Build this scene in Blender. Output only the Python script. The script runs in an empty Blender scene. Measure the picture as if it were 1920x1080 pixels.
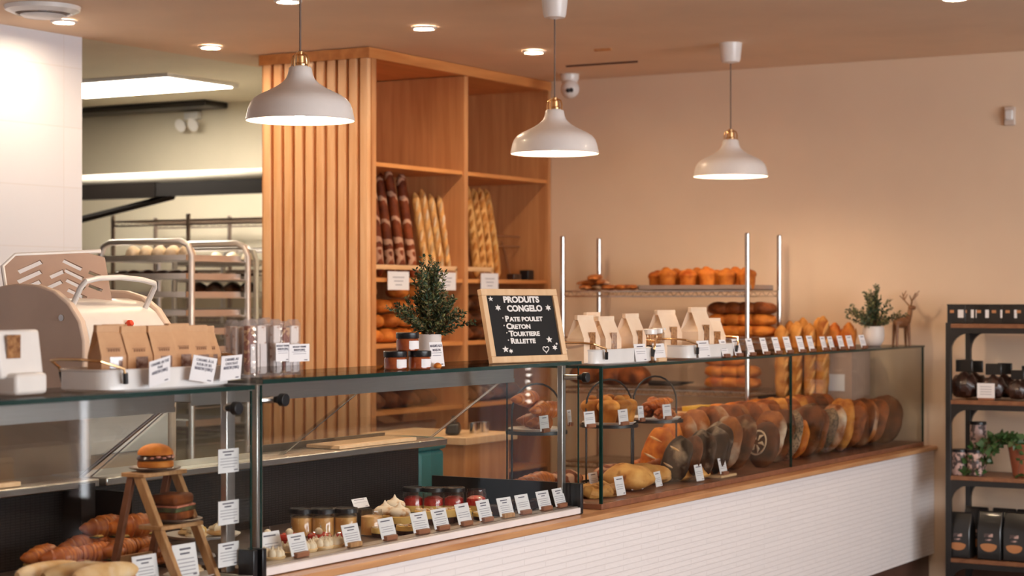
import bpy, bmesh, math, random
from math import sin, cos, pi, radians as R
from mathutils import Vector, Matrix, Euler

random.seed(7)
S = bpy.context.scene
COL = S.collection
# ------------------------------------------------------------------ camera
F = 3648.0          # focal length in pixels of the 1920 wide frame
EYE = 1.55          # eye height
YAW = R(30.6)       # angle between the view axis and the counter (counter runs along +X)
FW = (cos(YAW), sin(YAW)); RT = (sin(YAW), -cos(YAW))
cam = bpy.data.cameras.new('camera'); camo = bpy.data.objects.new('camera', cam); COL.objects.link(camo)
cam.sensor_width = 36; cam.lens = 36 * F / 1920
cam.shift_y = 18 / 1920
camo.location = (0, 0, EYE)
camo.rotation_euler = (pi/2, 0, -(pi/2 - YAW))
cam.clip_start = 0.05
cam.dof.use_dof = True; cam.dof.focus_distance = 6.9; cam.dof.aperture_fstop = 3.2
S.camera = camo

def P(px, py=None, X=None, Y=None, Z=None):
    """a point of the place from where it shows and one known coordinate"""
    r = (px - 960) / F
    gx = FW[0] + RT[0]*r; gy = FW[1] + RT[1]*r
    if X is not None: f = X / gx
    elif Y is not None: f = Y / gy
    else: f = (EYE - Z) * F / (py - 558)
    z = Z if Z is not None else (EYE + (558 - py) / F * f if py is not None else 0)
    return Vector((gx*f, gy*f, z))

# ------------------------------------------------------------------ world, exposure, daylight
S.view_settings.view_transform = 'Standard'; S.view_settings.look = 'None'
S.view_settings.gamma = 1; S.view_settings.exposure = 0.9
S.view_settings.use_curve_mapping = False
S.cycles.transparent_max_bounces = 40
S.cycles.max_bounces = 10
S.cycles.diffuse_bounces = 4
S.cycles.glossy_bounces = 5
S.cycles.sample_clamp_indirect = 6
w = bpy.data.worlds.new('sky'); S.world = w; w.use_nodes = True
w.node_tree.nodes['Background'].inputs[0].default_value = (0.93, 0.95, 1.0, 1)
w.node_tree.nodes['Background'].inputs[1].default_value = 6.4
def daylight(name, loc, rot, sx, sy):
    l = bpy.data.lights.new(name, 'AREA'); l.shape = 'RECTANGLE'; l.size = sx; l.size_y = sy
    l.cycles.is_portal = True
    o = bpy.data.objects.new(name, l); COL.objects.link(o); o.location = loc; o.rotation_euler = rot
daylight('daylight_front', (4.6, -4.02, 1.5), (R(90), 0, 0), 7.0, 2.2)   # faces into the room (+Y)
daylight('daylight_side', (10.24, 0.82, 1.2), (R(90), 0, R(90)), 0.55, 2.1)

# ------------------------------------------------------------------ materials
MATS = {}
def newmat(name):
    m = bpy.data.materials.new(name); m.use_nodes = True
    MATS[name] = m
    nt = m.node_tree
    return m, nt, nt.nodes['Principled BSDF']
def N(nt, t, **k):
    n = nt.nodes.new(t)
    for a, b in k.items(): setattr(n, a, b)
    return n
def coords(nt, scale=(1,1,1), gen='Object'):
    tc = N(nt, 'ShaderNodeTexCoord'); mp = N(nt, 'ShaderNodeMapping')
    mp.inputs['Scale'].default_value = scale
    nt.links.new(tc.outputs[gen], mp.inputs[0]); return mp.outputs[0]
def ramp(nt, fac, stops):
    r = N(nt, 'ShaderNodeValToRGB')
    e = r.color_ramp.elements
    while len(e) < len(stops): e.new(0.5)
    for i, (p, c) in enumerate(stops):
        e[i].position = p; e[i].color = (*c, 1)
    nt.links.new(fac, r.inputs[0]); return r.outputs[0]
def bump(nt, bs, h, strength, dist=0.01):
    b = N(nt, 'ShaderNodeBump'); b.inputs['Strength'].default_value = strength
    b.inputs['Distance'].default_value = dist
    nt.links.new(h, b.inputs['Height']); nt.links.new(b.outputs[0], bs.inputs['Normal'])
def plain(name, col, rough=0.5, metal=0.0, c2=None, scale=8, bmp=0.0, stretch=(1,1,1), coat=0.0, lo=0.35, hi=0.65, spec=None):
    m, nt, bs = newmat(name)
    bs.inputs['Base Color'].default_value = (*col, 1)
    bs.inputs['Roughness'].default_value = rough; bs.inputs['Metallic'].default_value = metal
    if coat: bs.inputs['Coat Weight'].default_value = coat
    if spec is not None: bs.inputs['Specular IOR Level'].default_value = spec
    n = N(nt, 'ShaderNodeTexNoise'); n.inputs['Scale'].default_value = scale; n.inputs['Detail'].default_value = 4
    nt.links.new(coords(nt, stretch), n.inputs[0])
    if c2 is None: c2 = tuple(c*0.93 for c in col)
    nt.links.new(ramp(nt, n.outputs['Fac'], [(lo, c2), (hi, col)]), bs.inputs['Base Color'])
    if bmp: bump(nt, bs, n.outputs['Fac'], bmp)
    return m
def wood(name, a, b, axis=2, rough=0.45, scale=1.0, coat=0.0):
    m, nt, bs = newmat(name)
    st = [14, 14, 14]; st[axis] = 1.1
    st = [s*scale for s in st]
    n = N(nt, 'ShaderNodeTexNoise'); n.inputs['Scale'].default_value = 1.6; n.inputs['Detail'].default_value = 6
    n.inputs['Distortion'].default_value = 0.6
    nt.links.new(coords(nt, tuple(st)), n.inputs[0])
    n2 = N(nt, 'ShaderNodeTexNoise'); n2.inputs['Scale'].default_value = 2.2
    nt.links.new(coords(nt, (1,1,1)), n2.inputs[0])
    mx = N(nt, 'ShaderNodeMath', operation='ADD'); mx.use_clamp = True
    m2 = N(nt, 'ShaderNodeMath', operation='MULTIPLY'); m2.inputs[1].default_value = 0.35
    nt.links.new(n2.outputs['Fac'], m2.inputs[0])
    nt.links.new(n.outputs['Fac'], mx.inputs[0]); nt.links.new(m2.outputs[0], mx.inputs[1])
    nt.links.new(ramp(nt, mx.outputs[0], [(0.45, b), (0.85, a)]), bs.inputs['Base Color'])
    bs.inputs['Roughness'].default_value = rough
    if coat: bs.inputs['Coat Weight'].default_value = coat
    bump(nt, bs, n.outputs['Fac'], 0.12, 0.004)
    return m
def bread(name, lo, hi, flour=None, famt=0.5, fscale=9, rough=0.55, wave=None, bmp=0.6, seed=0.0, wdist=1.5):
    """baked crust: blotchy browning, optional flour dusting, optional scored stripes (wave = (scale, axis, colour))"""
    m, nt, bs = newmat(name)
    co = coords(nt, (1,1,1))
    oi = N(nt, 'ShaderNodeObjectInfo')
    n = N(nt, 'ShaderNodeTexNoise', noise_dimensions='4D'); n.inputs['Scale'].default_value = 16; n.inputs['Detail'].default_value = 5
    mw = N(nt, 'ShaderNodeMath', operation='MULTIPLY'); mw.inputs[1].default_value = 20
    nt.links.new(oi.outputs['Random'], mw.inputs[0])
    nt.links.new(mw.outputs[0], n.inputs['W'])
    nt.links.new(co, n.inputs['Vector'])
    col = ramp(nt, n.outputs['Fac'], [(0.32, lo), (0.66, hi)])
    if wave:
        wv = N(nt, 'ShaderNodeTexWave'); wv.bands_direction = wave[1]
        wv.inputs['Scale'].default_value = wave[0]; wv.inputs['Distortion'].default_value = wdist; wv.inputs['Detail Scale'].default_value = 2
        nt.links.new(co, wv.inputs[0])
        mp = N(nt, 'ShaderNodeMapRange'); mp.inputs[1].default_value = 0.62; mp.inputs[2].default_value = 0.85
        nt.links.new(wv.outputs['Fac'], mp.inputs[0])
        mx = N(nt, 'ShaderNodeMix', data_type='RGBA'); mx.inputs['B'].default_value = (*wave[2], 1)
        nt.links.new(mp.outputs[0], mx.inputs['Factor']); nt.links.new(col, mx.inputs['A'])
        col = mx.outputs['Result']
    if flour:
        n3 = N(nt, 'ShaderNodeTexNoise', noise_dimensions='4D'); n3.inputs['Scale'].default_value = fscale; n3.inputs['Detail'].default_value = 6
        nt.links.new(mw.outputs[0], n3.inputs['W']); nt.links.new(co, n3.inputs['Vector'])
        mp = N(nt, 'ShaderNodeMapRange'); mp.inputs[1].default_value = 0.70 - famt*0.4; mp.inputs[2].default_value = 0.85 - famt*0.4
        mp.inputs[4].default_value = 0.9
        nt.links.new(n3.outputs['Fac'], mp.inputs[0])
        mx = N(nt, 'ShaderNodeMix', data_type='RGBA'); mx.inputs['B'].default_value = (*flour, 1)
        nt.links.new(mp.outputs[0], mx.inputs['Factor']); nt.links.new(col, mx.inputs['A'])
        col = mx.outputs['Result']
    hs = N(nt, 'ShaderNodeHueSaturation')
    mr = N(nt, 'ShaderNodeMapRange'); mr.inputs[3].default_value = 0.75; mr.inputs[4].default_value = 1.2
    nt.links.new(oi.outputs['Random'], mr.inputs[0]); nt.links.new(mr.outputs[0], hs.inputs['Value'])
    nt.links.new(col, hs.inputs['Color']); nt.links.new(hs.outputs[0], bs.inputs['Base Color'])
    bs.inputs['Roughness'].default_value = max(rough,.6) if rough>.4 else rough
    bs.inputs['Specular IOR Level'].default_value = 0.2 if rough>.4 else 0.5
    bump(nt, bs, n.outputs['Fac'], bmp, 0.006)
    return m
def glass(name, tint=(0.97,0.985,0.98), refl=1.0, haze=0.0):
    m = bpy.data.materials.new(name); m.use_nodes = True; MATS[name] = m
    nt = m.node_tree; nt.nodes.clear()
    o = N(nt, 'ShaderNodeOutputMaterial'); mx = N(nt, 'ShaderNodeMixShader')
    t = N(nt, 'ShaderNodeBsdfTransparent'); t.inputs[0].default_value = (*tint, 1)
    g = N(nt, 'ShaderNodeBsdfGlossy'); g.inputs['Roughness'].default_value = 0.02
    g.inputs[0].default_value = (refl, refl, refl, 1)
    # the same reflectance on the way in and on the way out of the pane
    fr = N(nt, 'ShaderNodeFresnel'); ge = N(nt, 'ShaderNodeNewGeometry'); io = N(nt, 'ShaderNodeMix')
    io.inputs[2].default_value = 1.45; io.inputs[3].default_value = 1/1.45
    nt.links.new(ge.outputs['Backfacing'], io.inputs[0]); nt.links.new(io.outputs[0], fr.inputs[0])
    nt.links.new(fr.outputs[0], mx.inputs[0]); nt.links.new(t.outputs[0], mx.inputs[1]); nt.links.new(g.outputs[0], mx.inputs[2])
    out = mx.outputs[0]
    if haze:   # milky wrapping film
        df = N(nt, 'ShaderNodeBsdfDiffuse'); df.inputs[0].default_value = (.85,.82,.82,1)
        m2 = N(nt, 'ShaderNodeMixShader'); m2.inputs[0].default_value = haze
        nt.links.new(out, m2.inputs[1]); nt.links.new(df.outputs[0], m2.inputs[2]); out = m2.outputs[0]
    nt.links.new(out, o.inputs[0]); return m
def emit(name, col, strength):
    m = bpy.data.materials.new(name); m.use_nodes = True; MATS[name] = m
    nt = m.node_tree; nt.nodes.clear()
    o = N(nt, 'ShaderNodeOutputMaterial'); e = N(nt, 'ShaderNodeEmission')
    e.inputs[0].default_value = (*col, 1); e.inputs[1].default_value = strength
    nt.links.new(e.outputs[0], o.inputs[0]); return m
def tiles(name, col, grout, w, h, rough=0.35, axes='XZ', gap=0.004, bmp=0.4, noise=0.0, off=0.0):
    m, nt, bs = newmat(name)
    tc = N(nt, 'ShaderNodeTexCoord'); sp = N(nt, 'ShaderNodeSeparateXYZ'); cb = N(nt, 'ShaderNodeCombineXYZ')
    nt.links.new(tc.outputs['Object'], sp.inputs[0])
    nt.links.new(sp.outputs[axes[0]], cb.inputs[0]); nt.links.new(sp.outputs[axes[1]], cb.inputs[1])
    b = N(nt, 'ShaderNodeTexBrick'); b.offset = off
    b.inputs['Color1'].default_value = (*col, 1); b.inputs['Color2'].default_value = (*[c*0.97 for c in col], 1)
    b.inputs['Mortar'].default_value = (*grout, 1); b.inputs['Scale'].default_value = 1
    b.inputs['Mortar Size'].default_value = gap; b.inputs['Brick Width'].default_value = w; b.inputs['Row Height'].default_value = h
    b.inputs['Mortar Smooth'].default_value = 0.3
    nt.links.new(cb.outputs[0], b.inputs[0]); nt.links.new(b.outputs[0], bs.inputs['Base Color'])
    bs.inputs['Roughness'].default_value = rough
    inv = N(nt, 'ShaderNodeMath', operation='SUBTRACT'); inv.inputs[0].default_value = 1
    nt.links.new(b.outputs['Fac'], inv.inputs[1])
    h_ = inv.outputs[0]
    if noise:
        n = N(nt, 'ShaderNodeTexNoise'); n.inputs['Scale'].default_value = 60
        nt.links.new(coords(nt, (0.25, 1, 1)), n.inputs[0])
        ad = N(nt, 'ShaderNodeMath', operation='MULTIPLY_ADD'); ad.inputs[1].default_value = noise
        nt.links.new(n.outputs['Fac'], ad.inputs[0]); nt.links.new(h_, ad.inputs[2]); h_ = ad.outputs[0]
    bump(nt, bs, h_, bmp, 0.003)
    return m

M = MATS
plain('wall_paint', (0.82, 0.62, 0.45), 0.75, c2=(0.80, 0.60, 0.435), scale=3, bmp=0.03)
plain('ceiling_paint', (0.86, 0.64, 0.46), 0.8, scale=2, bmp=0.02)
plain('kitchen_paint', (0.80, 0.72, 0.57), 0.7, scale=2)
tiles('white_wall_tile', (0.74, 0.76, 0.84), (0.68, 0.68, 0.73), 0.60, 0.30, 0.7, 'XZ', 0.003, 0.15)
tiles('counter_tile', (0.86, 0.80, 0.79), (0.76, 0.70, 0.69), 0.30, 0.022, 0.45, 'XZ', 0.0025, 0.5, noise=1.2, off=0.5)
tiles('floor_tile', (0.13, 0.075, 0.05), (0.06, 0.04, 0.03), 0.6, 0.15, 0.35, 'XY', 0.004, 0.2, off=0.4)
plain('dark_base', (0.10, 0.045, 0.03), 0.5)
wood('oak_slat', (0.90, 0.56, 0.31), (0.76, 0.39, 0.17), 2, 0.42, coat=0.15)
wood('oak_panel', (0.66, 0.32, 0.13), (0.50, 0.205, 0.075), 2, 0.5)
wood('oak_shelf', (0.74, 0.32, 0.10), (0.58, 0.21, 0.055), 0, 0.45)
wood('maple_lip', (0.80, 0.52, 0.28), (0.66, 0.38, 0.17), 0, 0.45)
wood('counter_ledge', (0.62, 0.33, 0.15), (0.42, 0.18, 0.07), 0, 0.4, coat=0.2)
wood('pale_frame', (0.80, 0.55, 0.33), (0.70, 0.44, 0.24), 2, 0.5)
wood('walnut', (0.30, 0.13, 0.06), (0.18, 0.07, 0.035), 0, 0.4)
wood('dark_wood_board', (0.26, 0.10, 0.05), (0.16, 0.06, 0.03), 1, 0.5)
wood('holder_wood', (0.36, 0.14, 0.07), (0.24, 0.085, 0.04), 0, 0.5, 4)
wood('ladder_wood', (0.55, 0.30, 0.13), (0.38, 0.18, 0.07), 2, 0.5, 3)
plain('stainless', (0.62, 0.60, 0.58), 0.28, 1.0, scale=40, stretch=(0.2, 5, 5))
plain('chrome', (0.70, 0.66, 0.62), 0.15, 1.0)
plain('aluminium', (0.78, 0.73, 0.70), 0.38, 0.85)
plain('pan_metal', (0.42, 0.33, 0.29), 0.4, 0.7)
plain('brass', (0.80, 0.50, 0.25), 0.25, 1.0)
plain('white_enamel', (0.86, 0.83, 0.81), 0.28, coat=0.3)
plain('shade_white', (0.90, 0.84, 0.81), 0.35, coat=0.2)
plain('white_rail', (0.80, 0.74, 0.73), 0.35)
plain('grey_sill', (0.42, 0.37, 0.35), 0.35, 0.5)
plain('black_metal', (0.02, 0.018, 0.018), 0.4)
plain('black_plastic', (0.012, 0.012, 0.014), 0.3)
plain('black_body', (0.014, 0.011, 0.010), 0.35)
tiles('black_vent', (0.022, 0.018, 0.018), (0.006, 0.005, 0.005), 0.02, 0.008, 0.4, 'XZ', 0.0022, 0.8)
plain('deck_metal', (0.16, 0.11, 0.09), 0.35, 0.3)
plain('teal_plastic', (0.02, 0.16, 0.17), 0.4)
plain('beige_machine', (0.80, 0.62, 0.50), 0.4)
plain('white_machine', (0.85, 0.80, 0.76), 0.35)
plain('lid_machine', (0.50, 0.35, 0.28), 0.35)
plain('red_plastic', (0.75, 0.06, 0.02), 0.35)
plain('paper', (0.86, 0.84, 0.86), 0.6)
plain('ink', (0.13, 0.12, 0.16), 0.7)
plain('faint_ink', (0.36, 0.35, 0.40), 0.7)
plain('kraft', (0.66, 0.38, 0.20), 0.65, c2=(0.56, 0.30, 0.15), scale=14, bmp=0.15)
plain('kraft_pale', (0.86, 0.67, 0.50), 0.65, c2=(0.80, 0.58, 0.41), scale=14, bmp=0.15)
plain('kraft_ink', (0.30, 0.14, 0.07), 0.7)
plain('choc_window', (0.14, 0.05, 0.03), 0.12, c2=(0.42, 0.30, 0.26), scale=70, coat=1.0)
plain('nut_window', (0.48, 0.24, 0.10), 0.15, c2=(0.20, 0.08, 0.03), scale=70, coat=1.0)
plain('felt_black', (0.012, 0.011, 0.012), 0.85)
plain('letter_white', (0.88, 0.84, 0.82), 0.4)
plain('leaf_dark', (0.035, 0.07, 0.03), 0.55, c2=(0.02, 0.045, 0.02), scale=30)
plain('leaf_olive', (0.24, 0.23, 0.08), 0.6, c2=(0.08, 0.10, 0.035), scale=30)
plain('leaf_yellow', (0.30, 0.22, 0.10), 0.6, scale=30)
plain('leaf_pothos', (0.05, 0.11, 0.03), 0.4, scale=30)
plain('bark', (0.12, 0.06, 0.03), 0.7)
plain('soil', (0.05, 0.03, 0.02), 0.9)
plain('pot_white', (0.82, 0.74, 0.70), 0.4)
plain('terracotta', (0.34, 0.10, 0.05), 0.6)
plain('jam', (0.42, 0.09, 0.02), 0.25, c2=(0.28, 0.05, 0.01), scale=30, coat=0.8)
plain('custard', (0.88, 0.52, 0.18), 0.4, c2=(0.70, 0.34, 0.10), scale=25, coat=0.5)
plain('yellow_cake', (0.88, 0.58, 0.18), 0.6, scale=40, bmp=0.3)
plain('berry', (0.65, 0.03, 0.02), 0.3, c2=(0.40, 0.015, 0.012), scale=50, bmp=0.6, coat=0.6)
plain('red_glaze', (0.60, 0.045, 0.025), 0.15, coat=1.0)
plain('cream', (0.84, 0.72, 0.55), 0.5, c2=(0.78, 0.62, 0.42), scale=30, bmp=0.3)
plain('toasted_meringue', (0.85, 0.74, 0.60), 0.5, c2=(0.62, 0.30, 0.10), scale=30, bmp=0.3, lo=0.38, hi=0.5)
plain('chocolate', (0.06, 0.022, 0.014), 0.25, coat=0.4)
plain('ham', (0.62, 0.22, 0.14), 0.4, c2=(0.45, 0.14, 0.08), scale=40, bmp=0.4)
plain('egg_cheese', (0.80, 0.50, 0.14), 0.4)
plain('nougat', (0.86, 0.78, 0.74), 0.45, c2=(0.52, 0.30, 0.20), scale=45, lo=0.36, hi=0.46)
plain('nougat_choc', (0.25, 0.06, 0.03), 0.3, c2=(0.62, 0.36, 0.18), scale=50, lo=0.45, hi=0.5)
plain('salad', (0.08, 0.10, 0.03), 0.6, c2=(0.05, 0.03, 0.02), scale=50)
plain('mug_pink', (0.62, 0.42, 0.38), 0.35, c2=(0.10, 0.07, 0.07), scale=45, lo=0.46, hi=0.50)
plain('coffee_label', (0.55, 0.24, 0.10), 0.5)
plain('dark_bag', (0.014, 0.013, 0.013), 0.3, coat=0.3)
plain('choc_bag', (0.05, 0.018, 0.012), 0.35, c2=(0.018, 0.008, 0.006), scale=40, coat=0.5, bmp=0.5)
plain('deer_wood', (0.35, 0.16, 0.07), 0.4, c2=(0.24, 0.10, 0.04), scale=30)
plain('butter', (0.85, 0.52, 0.06), 0.4)
plain('white_cloth', (0.60, 0.56, 0.48), 0.8, bmp=0.1)
plain('sensor_plastic', (0.70, 0.58, 0.50), 0.4)
plain('cord_grey', (0.20, 0.13, 0.10), 0.6)
plain('teak', (0.33, 0.14, 0.06), 0.5)
glass('pane', (0.975, 0.985, 0.98), 0.42)
glass('dimming_pane', (0.16,0.17,0.18))  # dark tint added to dim the door's reflection in the case glass
plain('reflection_dark', (0.10, 0.055, 0.04), 0.6)  # dark colour put on the unseen wall to weaken its reflection in the cases
glass('jar_glass', (0.98, 0.98, 0.97))
glass('acrylic', (0.93, 0.93, 0.93))
glass('sleeve', (0.94, 0.93, 0.93), 1.0, haze=.10)
plain('glass_edge', (0.004, 0.030, 0.024), 0.2)
emit('lamp_bulb', (1.0, 0.74, 0.48), 130)
emit('downlight_glow', (1.0, 0.75, 0.49), 250)
emit('tube_glow', (1.0, 0.91, 0.76), 14)
emit('case_fill_glow', (1.0, 0.80, 0.60), 14)  # glow added to brighten the inside of the cases
emit('string_bulb', (1.0, 0.9, 0.75), 30)
# crusts
bread('crust_gold', (0.30, 0.08, 0.012), (0.72, 0.32, 0.07))
bread('crust_orange', (0.34, 0.065, 0.008), (0.76, 0.26, 0.04))
bread('crust_baguette', (0.52, 0.20, 0.045), (0.80, 0.46, 0.16))
bread('crust_stripe', (0.09, 0.018, 0.006), (0.26, 0.055, 0.014), wave=(5, 'DIAGONAL', (0.55, 0.30, 0.19)), wdist=9)
bread('crust_dark', (0.03, 0.009, 0.004), (0.20, 0.058, 0.016), flour=(0.40, 0.24, 0.13), famt=0.30)
bread('crust_rye', (0.012, 0.006, 0.004), (0.07, 0.030, 0.014), flour=(0.50, 0.37, 0.26), famt=0.42, fscale=9)
bread('crust_flour', (0.18, 0.045, 0.010), (0.45, 0.15, 0.035), flour=(0.78, 0.62, 0.45), famt=0.42, fscale=6)
bread('crust_brown', (0.08, 0.019, 0.006), (0.34, 0.095, 0.022))
bread('crust_croissant', (0.26, 0.045, 0.008), (0.70, 0.22, 0.04), rough=0.38, wave=(22, 'X', (0.38, 0.09, 0.018)), bmp=0.9)
bread('crust_pale', (0.60, 0.33, 0.12), (0.82, 0.58, 0.32), flour=(0.84, 0.70, 0.52), famt=0.5)
bread('crust_seed', (0.16, 0.085, 0.045), (0.42, 0.28, 0.17), flour=(0.04, 0.025, 0.018), famt=0.6, fscale=90)
bread('crust_foccacia', (0.46, 0.17, 0.035), (0.76, 0.42, 0.13), flour=(0.20, 0.05, 0.012), famt=0.30, fscale=25)
# ------------------------------------------------------------------ mesh helpers
class MB:
    def __init__(s): s.v=[]; s.f=[]; s.m=[]
    def add(s, vs, fs, mat=0, T=None):
        b = len(s.v)
        s.v += [tuple(T @ Vector(v)) for v in vs] if T is not None else [tuple(v) for v in vs]
        s.f += [tuple(i+b for i in f) for f in fs]; s.m += [mat]*len(fs)
        return s
    def box(s, c, d, mat=0, T=None, taper=1.0):
        x,y,z=[q/2 for q in d]; k=taper
        vs=[(-x,-y,-z),(x,-y,-z),(x,y,-z),(-x,y,-z),(-x*k,-y*k,z),(x*k,-y*k,z),(x*k,y*k,z),(-x*k,y*k,z)]
        vs=[(a+c[0],b+c[1],e+c[2]) for a,b,e in vs]
        return s.add(vs,[(0,3,2,1),(4,5,6,7),(0,1,5,4),(1,2,6,5),(2,3,7,6),(3,0,4,7)],mat,T)
    def b2(s, lo, hi, mat=0, T=None):
        return s.box([(a+b)/2 for a,b in zip(lo,hi)], [b-a for a,b in zip(lo,hi)], mat, T)
    def lathe(s, prof, seg=24, mat=0, T=None, c=(0,0,0), close=True):
        vs=[]; fs=[]
        for r,z in prof:
            for i in range(seg):
                a=2*pi*i/seg; vs.append((c[0]+r*cos(a), c[1]+r*sin(a), c[2]+z))
        n=len(prof)
        for j in range(n-1):
            for i in range(seg):
                k=(i+1)%seg
                fs.append((j*seg+i, j*seg+k, (j+1)*seg+k, (j+1)*seg+i))
        if close:
            fs.append(tuple(range(seg))[::-1]); fs.append(tuple((n-1)*seg+i for i in range(seg)))
        return s.add(vs,fs,mat,T)
    def tube(s, pts, rad, seg=8, mat=0, T=None, flat=1.0):
        pts=[Vector(p) for p in pts]; n=len(pts)
        if not hasattr(rad,'__len__'): rad=[rad]*n
        vs=[]; fs=[]; up=None
        for j,p in enumerate(pts):
            d=(pts[min(j+1,n-1)]-pts[max(j-1,0)])
            d=d.normalized() if d.length>1e-9 else Vector((0,0,1))
            if up is None:
                up=Vector((0,0,1)) if abs(d.z)<0.9 else Vector((1,0,0))
            a=(up - d*up.dot(d)); a=a.normalized() if a.length>1e-6 else d.orthogonal().normalized()
            up=a; b=d.cross(a)
            for i in range(seg):
                t=2*pi*i/seg; vs.append(p+(a*cos(t)*flat+b*sin(t))*rad[j])
        for j in range(n-1):
            for i in range(seg):
                k=(i+1)%seg; fs.append((j*seg+i,j*seg+k,(j+1)*seg+k,(j+1)*seg+i))
        fs.append(tuple(range(seg))[::-1]); fs.append(tuple((n-1)*seg+i for i in range(seg)))
        return s.add(vs,fs,mat,T)
    def ball(s, c, r, seg=16, rings=10, mat=0, T=None, fn=None, flatb=None):
        if not hasattr(r,'__len__'): r=(r,r,r)
        vs=[]; fs=[]
        for j in range(rings+1):
            ph=pi*j/rings - pi/2
            for i in range(seg):
                t=2*pi*i/seg
                x,y,z=cos(ph)*cos(t), cos(ph)*sin(t), sin(ph)
                k=fn(x,y,z) if fn else 1
                if flatb is not None and z<0: z*=flatb
                vs.append((c[0]+x*r[0]*k, c[1]+y*r[1]*k, c[2]+z*r[2]*k))
        for j in range(rings):
            for i in range(seg):
                k=(i+1)%seg; fs.append((j*seg+i,j*seg+k,(j+1)*seg+k,(j+1)*seg+i))
        return s.add(vs,fs,mat,T)
    def prism(s, pts, a, b, axis='y', mat=0, T=None):
        """outline pts (2D) extruded from a to b along axis; 2D coords are the other two axes in order"""
        n=len(pts)
        def mk(p,t):
            return {'x':(t,p[0],p[1]),'y':(p[0],t,p[1]),'z':(p[0],p[1],t)}[axis]
        vs=[mk(p,a) for p in pts]+[mk(p,b) for p in pts]
        fs=[tuple(range(n))[::-1], tuple(range(n,2*n))]+[(i,(i+1)%n,(i+1)%n+n,i+n) for i in range(n)]
        return s.add(vs,fs,mat,T)

def link_mesh(name, mb, mats, parent=None, bevel=0, smooth=35, sub=0):
    me = bpy.data.meshes.new(name)
    me.from_pydata(mb.v, [], mb.f)
    bm = bmesh.new(); bm.from_mesh(me)
    bmesh.ops.remove_doubles(bm, verts=bm.verts, dist=1e-6) if len(bm.verts) < 4000 else None
    bm.to_mesh(me); bm.free()
    if isinstance(mats, str): mats=[mats]
    for m in mats: me.materials.append(MATS[m])
    if len(me.polygons) == len(mb.m):
        me.polygons.foreach_set('material_index', mb.m)
    else:
        # doubles merged some faces away: rebuild without merging
        me2 = bpy.data.meshes.new(name); me2.from_pydata(mb.v, [], mb.f)
        for m in mats: me2.materials.append(MATS[m])
        me2.polygons.foreach_set('material_index', mb.m); me = me2
    bm = bmesh.new(); bm.from_mesh(me); bmesh.ops.recalc_face_normals(bm, faces=bm.faces); bm.to_mesh(me); bm.free()
    if smooth:
        me.polygons.foreach_set('use_smooth', [True]*len(me.polygons)); me.set_sharp_from_angle(angle=R(smooth))
    me.update()
    o = bpy.data.objects.new(name, me); COL.objects.link(o)
    if parent: o.parent = parent
    if bevel:
        b = o.modifiers.new('bevel','BEVEL'); b.width=bevel; b.segments=2; b.limit_method='ANGLE'
    if sub:
        b = o.modifiers.new('sub','SUBSURF'); b.levels=sub; b.render_levels=sub
    return o
obj = link_mesh
def tag(o, label, cat, group=None, kind=None):
    o['label']=label; o['category']=cat
    if group: o['group']=group
    if kind: o['kind']=kind
    return o
def thing(name, label, cat, loc=(0,0,0), rz=0, group=None):
    o = bpy.data.objects.new(name, None); o.empty_display_size=0.05; COL.objects.link(o)
    o.location=loc; o.rotation_euler=(0,0,rz)
    return tag(o,label,cat,group)
def struct(name, mb, mats, parent=None, **k):
    o = obj(name, mb, mats, parent, **k)
    if parent is None: o['kind']='structure'
    return o
KIDS = {}
def dup(root, loc, rot=None, label=None, group=None, scale=None):
    kids = [c for c in bpy.data.objects if c.parent is root] if root.name not in KIDS else KIDS[root.name]
    KIDS[root.name]=kids
    r = root.copy(); COL.objects.link(r); r.location=loc
    if rot is not None: r.rotation_euler = rot if hasattr(rot,'__len__') else (0,0,rot)
    if scale is not None: r.scale = scale if hasattr(scale,'__len__') else (scale,)*3
    if label: r['label']=label
    if group: r['group']=group
    for ch in kids:
        c = ch.copy(); COL.objects.link(c); c.parent=r
        gk = KIDS.setdefault('k/'+ch.name, [g for g in bpy.data.objects if g.parent is ch])
        for g in gk:
            d=g.copy(); COL.objects.link(d); d.parent=c
    return r
PROTO = {}
def place(key, make, loc, rot=None, label=None, group=None, scale=None):
    """the first call moves the made thing itself, later calls copy it"""
    if key not in PROTO:
        r = make(); PROTO[key]=r
        r.location=loc
        if rot is not None: r.rotation_euler = rot if hasattr(rot,'__len__') else (0,0,rot)
        if scale is not None: r.scale = scale if hasattr(scale,'__len__') else (scale,)*3
        if label: r['label']=label
        if group: r['group']=group
        return r
    r = dup(PROTO[key], loc, rot, label, group, scale)
    if rot is None: r.rotation_euler=(0,0,0)
    if scale is None: r.scale=(1,1,1)
    return r
ORD = ['first','second','third','fourth','fifth','sixth','seventh','eighth','ninth','tenth','eleventh','twelfth','thirteenth',
       'fourteenth','fifteenth','sixteenth','seventeenth','eighteenth','nineteenth','twentieth','twenty-first','twenty-second','twenty-third',
       'twenty-fourth','twenty-fifth','twenty-sixth','twenty-seventh','twenty-eighth','twenty-ninth','thirtieth']
def rnd(a,b): return random.uniform(a,b)
def text(name, body, size, parent, loc, rot, mat, bold=0.0, align='LEFT', sx=1.0, ext=0.0004):
    c = bpy.data.curves.new(name,'FONT'); c.body=body; c.size=size; c.offset=bold*size; c.extrude=ext
    c.align_x=align; c.align_y='CENTER'
    c.materials.append(MATS[mat])
    c.resolution_u = 4
    f_ = bpy.data.objects.new('f',c); me = bpy.data.meshes.new_from_object(f_); bpy.data.objects.remove(f_)
    o = bpy.data.objects.new(name,me); COL.objects.link(o); o.parent=parent; o.location=loc; o.rotation_euler=rot; o.scale=(sx,1,1)
    return o

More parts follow.
